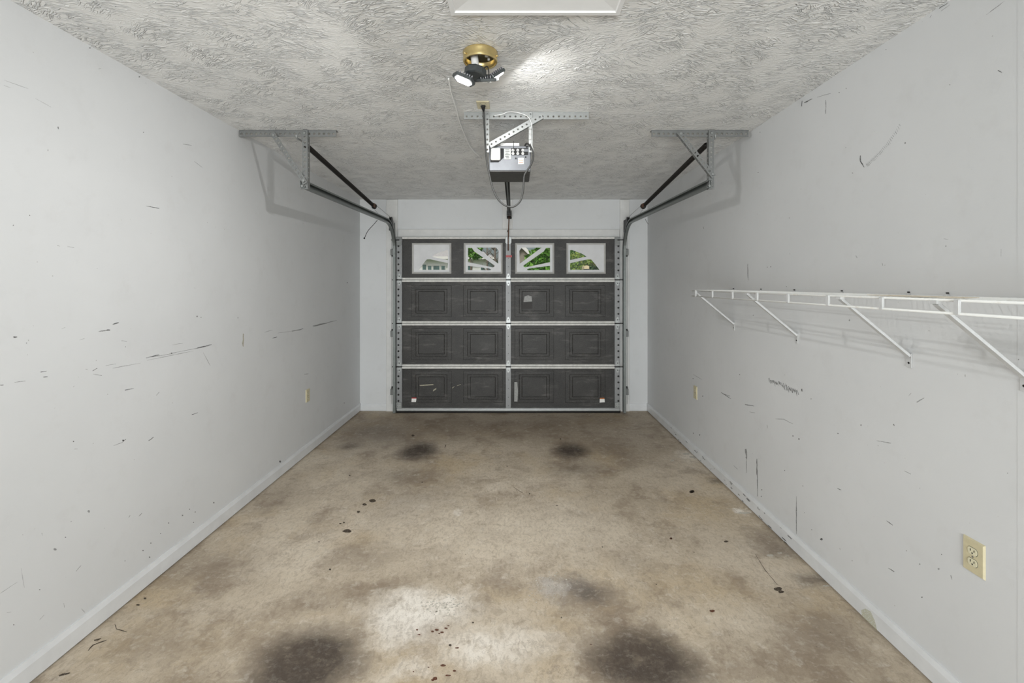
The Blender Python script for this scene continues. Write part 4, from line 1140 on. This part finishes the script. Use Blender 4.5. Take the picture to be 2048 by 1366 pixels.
hy = 30.0
h1 = thing('house', 'white house with row of small dark windows seen through the door windows', 'house', (-6, hy, gz(hy)))
xa, xb = pt(780, 0, hy).x, pt(975, 0, hy).x
ztop = pt(0, 513, hy).z
MB().box(xa, xb, hy, hy + 8, gz(hy), ztop).build('wall', WALLW, h1)
rf = [(xa - .5, hy - .5, ztop - .05), (xb + .5, hy - .5, ztop - .05), (xb + .5, hy + 8.5, ztop - .05), (xa - .5, hy + 8.5, ztop - .05), (xa + 1.0, hy + 4, ztop + 1.3), (xb - 2.2, hy + 4, ztop + 1.3)]
MB().add(rf, [(0, 1, 5, 4), (1, 2, 5), (2, 3, 4, 5), (3, 0, 4), (3, 2, 1, 0)]).build('roof', ROOF, h1)
MB().box(xa - .5, xb + .5, hy - .56, hy - .5, ztop - .2, ztop - .03).build('fascia', M['plastic_w'], h1)
for a, b, t0, t1 in ((845.5, 852.5, 529.5, 540), (856, 863, 531.5, 540), (867, 879, 531.5, 540), (883, 890, 531.5, 540), (935, 943, 531, 540), (962, 969, 534, 540)):
    p, q = pt(a, t1, hy), pt(b, t0, hy)
    w = MB().box(p.x - .05, q.x + .05, hy - .06, hy + .01, p.z - .05, q.z + .05).build('window_frame', M['plastic_w'], h1)
    o = MB().box(p.x, q.x, hy - .075, hy - .05, p.z, q.z).build('window_pane', GLS, None); o.parent = w
    o.matrix_parent_inverse = Matrix()
hy = 45.0
h2 = thing('house', 'taupe gabled house with white rake boards behind the trees', 'house', (1, hy, gz(hy)))
pk = pt(1043, 494, hy); e0, e1 = pk + Vector((-2.5, 0, -2.4)), pk + Vector((2.5, 0, -2.4))
MB().prism([(e0.x, gz(hy)), (e1.x, gz(hy)), (e1.x, e1.z), (pk.x, pk.z), (e0.x, e0.z)], frame_m((0, hy + 8, 0), (1, 0, 0), (0, 0, 1)), 8).build('wall', BRN, h2)
for e in (e0, e1):
    dvv = (e - pk)
    MB().prism([(pk.x, pk.z + .3), (e.x + dvv.x * .1, e.z + .3 + dvv.z * .1), (e.x + dvv.x * .1, e.z - .1 + dvv.z * .1), (pk.x, pk.z - .12)], frame_m((0, hy - .1, 0), (1, 0, 0), (0, 0, 1)), .3).build('rake_board', M['plastic_w'], h2)
MB().add([(e0.x - .3, hy - .3, e0.z - .2), (pk.x, hy - .3, pk.z + .4), (pk.x, hy + 8.3, pk.z + .4), (e0.x - .3, hy + 8.3, e0.z - .2), (e1.x + .3, hy - .3, e1.z - .2), (e1.x + .3, hy + 8.3, e1.z - .2),
          (e0.x - .3, hy - .3, e0.z - .3), (pk.x, hy - .3, pk.z + .3), (pk.x, hy + 8.3, pk.z + .3), (e0.x - .3, hy + 8.3, e0.z - .3), (e1.x + .3, hy - .3, e1.z - .3), (e1.x + .3, hy + 8.3, e1.z - .3)],
         [(0, 1, 2, 3), (1, 4, 5, 2), (6, 9, 8, 7), (7, 8, 11, 10), (0, 6, 7, 1), (1, 7, 10, 4), (3, 2, 8, 9), (2, 5, 11, 8), (0, 3, 9, 6), (4, 10, 11, 5)]).build('roof', ROOF, h2)
BARK = simple('bark', (.16, .13, .105), .9, 0, .3, 20)
L1 = mat_leaf('bright_leaves', (.03, .11, .012), (.10, .30, .025), (.30, .52, .10))
L2 = mat_leaf('dark_leaves', (.015, .06, .015), (.05, .19, .03), (.16, .34, .06))
L3 = mat_leaf('yellow_leaves', (.05, .14, .015), (.20, .34, .03), (.55, .42, .12))
def leaves(mbx, c, rx, ry, rz, n, size, rnd):
    for i in range(n):
        while True:
            q = Vector((rnd.uniform(-1, 1), rnd.uniform(-1, 1), rnd.uniform(-1, 1)))
            if .25 < q.length < 1: break
        p = Vector(c) + Vector((q.x * rx, q.y * ry, q.z * rz))
        d = Vector((rnd.gauss(0, 1), rnd.gauss(0, 1), rnd.gauss(-.3, .7))).normalized()
        s = d.orthogonal().normalized(); s.rotate(Matrix.Rotation(rnd.uniform(0, 6.28), 3, d))
        L = size * rnd.uniform(.6, 1.3); w = L * .28; nn = d.cross(s)
        mbx.add([p, p + d * L * .5 + s * w, p + d * L + nn * L * .1, p + d * L * .5 - s * w], [(0, 1, 2, 3)])
def tree(name, label, x, y, h, crowns, lm, size, n, seed, trunk=.05, group=None):
    rnd = random.Random(seed)
    root = thing(name, label, 'tree' if 'tree' in name else 'shrub', (x, y, gz(y)), group)
    mt = MB(); g = gz(y)
    mt.tube([(x, y, g - .1), (x + .05, y, g + h * .4), (x, y, g + h * .8)], trunk, 8, True, [trunk, trunk * .8, trunk * .4])
    for c in crowns: mt.tube([(x, y, g + h * .3), ((x + c[0]) / 2, (y + c[1]) / 2, (g + h * .5 + c[2]) / 2), c[:3]], trunk * .4, 6, True, [trunk * .5, trunk * .35, trunk * .12])
    mt.build('trunk', BARK, root, 0, True)
    ml = MB()
    for c in crowns: leaves(ml, c[:3], c[3], c[3], c[4], n, size, rnd)
    o = ml.build('foliage', lm, root); o['kind'] = 'stuff'
    return root
tree('leafy_tree', 'bright green leafy tree in front of the white house', -1.75, 18, 3.2, [(-1.72, 18, 3.0, .42, .32), (-1.55, 18, 2.75, .28, .2)], L1, .13, 500, 1, .04)
tree('broadleaf_tree', 'tall bright green tree rising above the taupe house', 2.6, 24, 5.2, [(1.2, 24, 4.3, .9, .5), (2.6, 24, 3.6, .9, .7)], L1, .2, 900, 2, .1)
tree('feathery_shrub', 'large feathery green shrub at the edge of the yard', 1.25, 14.6, 2.4, [(1.05, 14.6, 2.5, .42, .35), (.8, 14.6, 2.3, .4, .25), (1.25, 14.6, 2.9, .3, .3), (.6, 14.6, 2.0, .5, .2), (1.1, 14.6, 2.0, .6, .3)], L1, .17, 1500, 3, .04)
tree('dark_shrub', 'dark green shrub behind the cream mailbox', 2.0, 12.5, 2.2, [(1.75, 12.5, 2.15, .5, .4), (2.1, 12.5, 2.3, .45, .35), (2.35, 12.6, 1.95, .5, .35), (1.8, 12.6, 2.6, .35, .25)], L2, .14, 1300, 4, .04)
tree('flowering_shrub', 'yellow-flecked shrub growing next to the dark shrub', 1.62, 11.6, 1.9, [(1.55, 11.6, 2.2, .26, .16), (1.5, 11.6, 2.0, .3, .12), (1.95, 11.6, 2.12, .22, .1)], L3, .07, 420, 5, .03)
tree('distant_tree', 'distant dark tree standing beyond the shrubs', 6.2, 31, 5.6, [(4.6, 31, 3.8, 1.4, 1.2), (6.6, 31, 3.6, 1.5, 1.3)], L2, .4, 800, 6, .2)
tree('hedge', 'broad dense hedge behind the feathery shrub', 2.6, 17.5, 1.8, [(.75, 17.5, 1.95, .75, .42), (1.9, 17.5, 2.1, .8, .6), (3.1, 17.5, 2.3, .8, .8), (4.3, 17.5, 2.3, .8, .8)], L2, .17, 2200, 9, .04)
# bare trees
def bare(label, x, y, h, seed):
    rnd = random.Random(seed); g = gz(y); root = thing('bare_tree', label, 'tree', (x, y, g))
    mt = MB(); mt.tube([(x, y, g - .1), (x + .04, y, g + h * .5), (x + .02, y, g + h)], .05, 6, True, [.06, .045, .015]); mt.build('trunk', BARK, root, 0, True)
    mt = MB()
    for i in range(26):
        z = g + h * rnd.uniform(.25, .95); s = rnd.choice((-1, 1)); l = rnd.uniform(.2, .55)
        p = Vector((x + .03, y, z)); q = p + Vector((s * l * .5, rnd.uniform(-.2, .2), l * rnd.uniform(.3, .9))); r_ = q + Vector((s * l * .2, 0, l * rnd.uniform(.2, .7)))
        mt.tube([p, q, r_], .012, 5, True, [.016, .01, .005])
    mt.build('branches', BARK, root, 0, True)
bare('slender bare tree between the white house and the leafy shrub', -.88, 20, 3.6, 7)
bare('thin bare sapling beside the slender bare tree', -1.35, 22, 3.2, 8)
# mailbox
mp = pt(1171, 535, 11.0)
mx = thing('mailbox', 'cream mailbox on a post in front of the shrubs', 'mailbox', (mp.x, 11, gz(11)))
MB().box(mp.x - .035, mp.x + .035, 10.97, 11.03, gz(11), mp.z - .04).build('post', BARK, mx)
prof = [(-.06, -.04), (.06, -.04), (.06, .015)] + [(.06 * math.cos(a), .015 + .028 * math.sin(a)) for a in [math.pi * i / 8 for i in range(1, 8)]] + [(-.06, .015)]
MB().prism(prof, frame_m((mp.x, 11.2, mp.z), (1, 0, 0), (0, 0, 1)), .38).build('box', simple('cream_enamel', (.75, .62, .38), .5), mx)
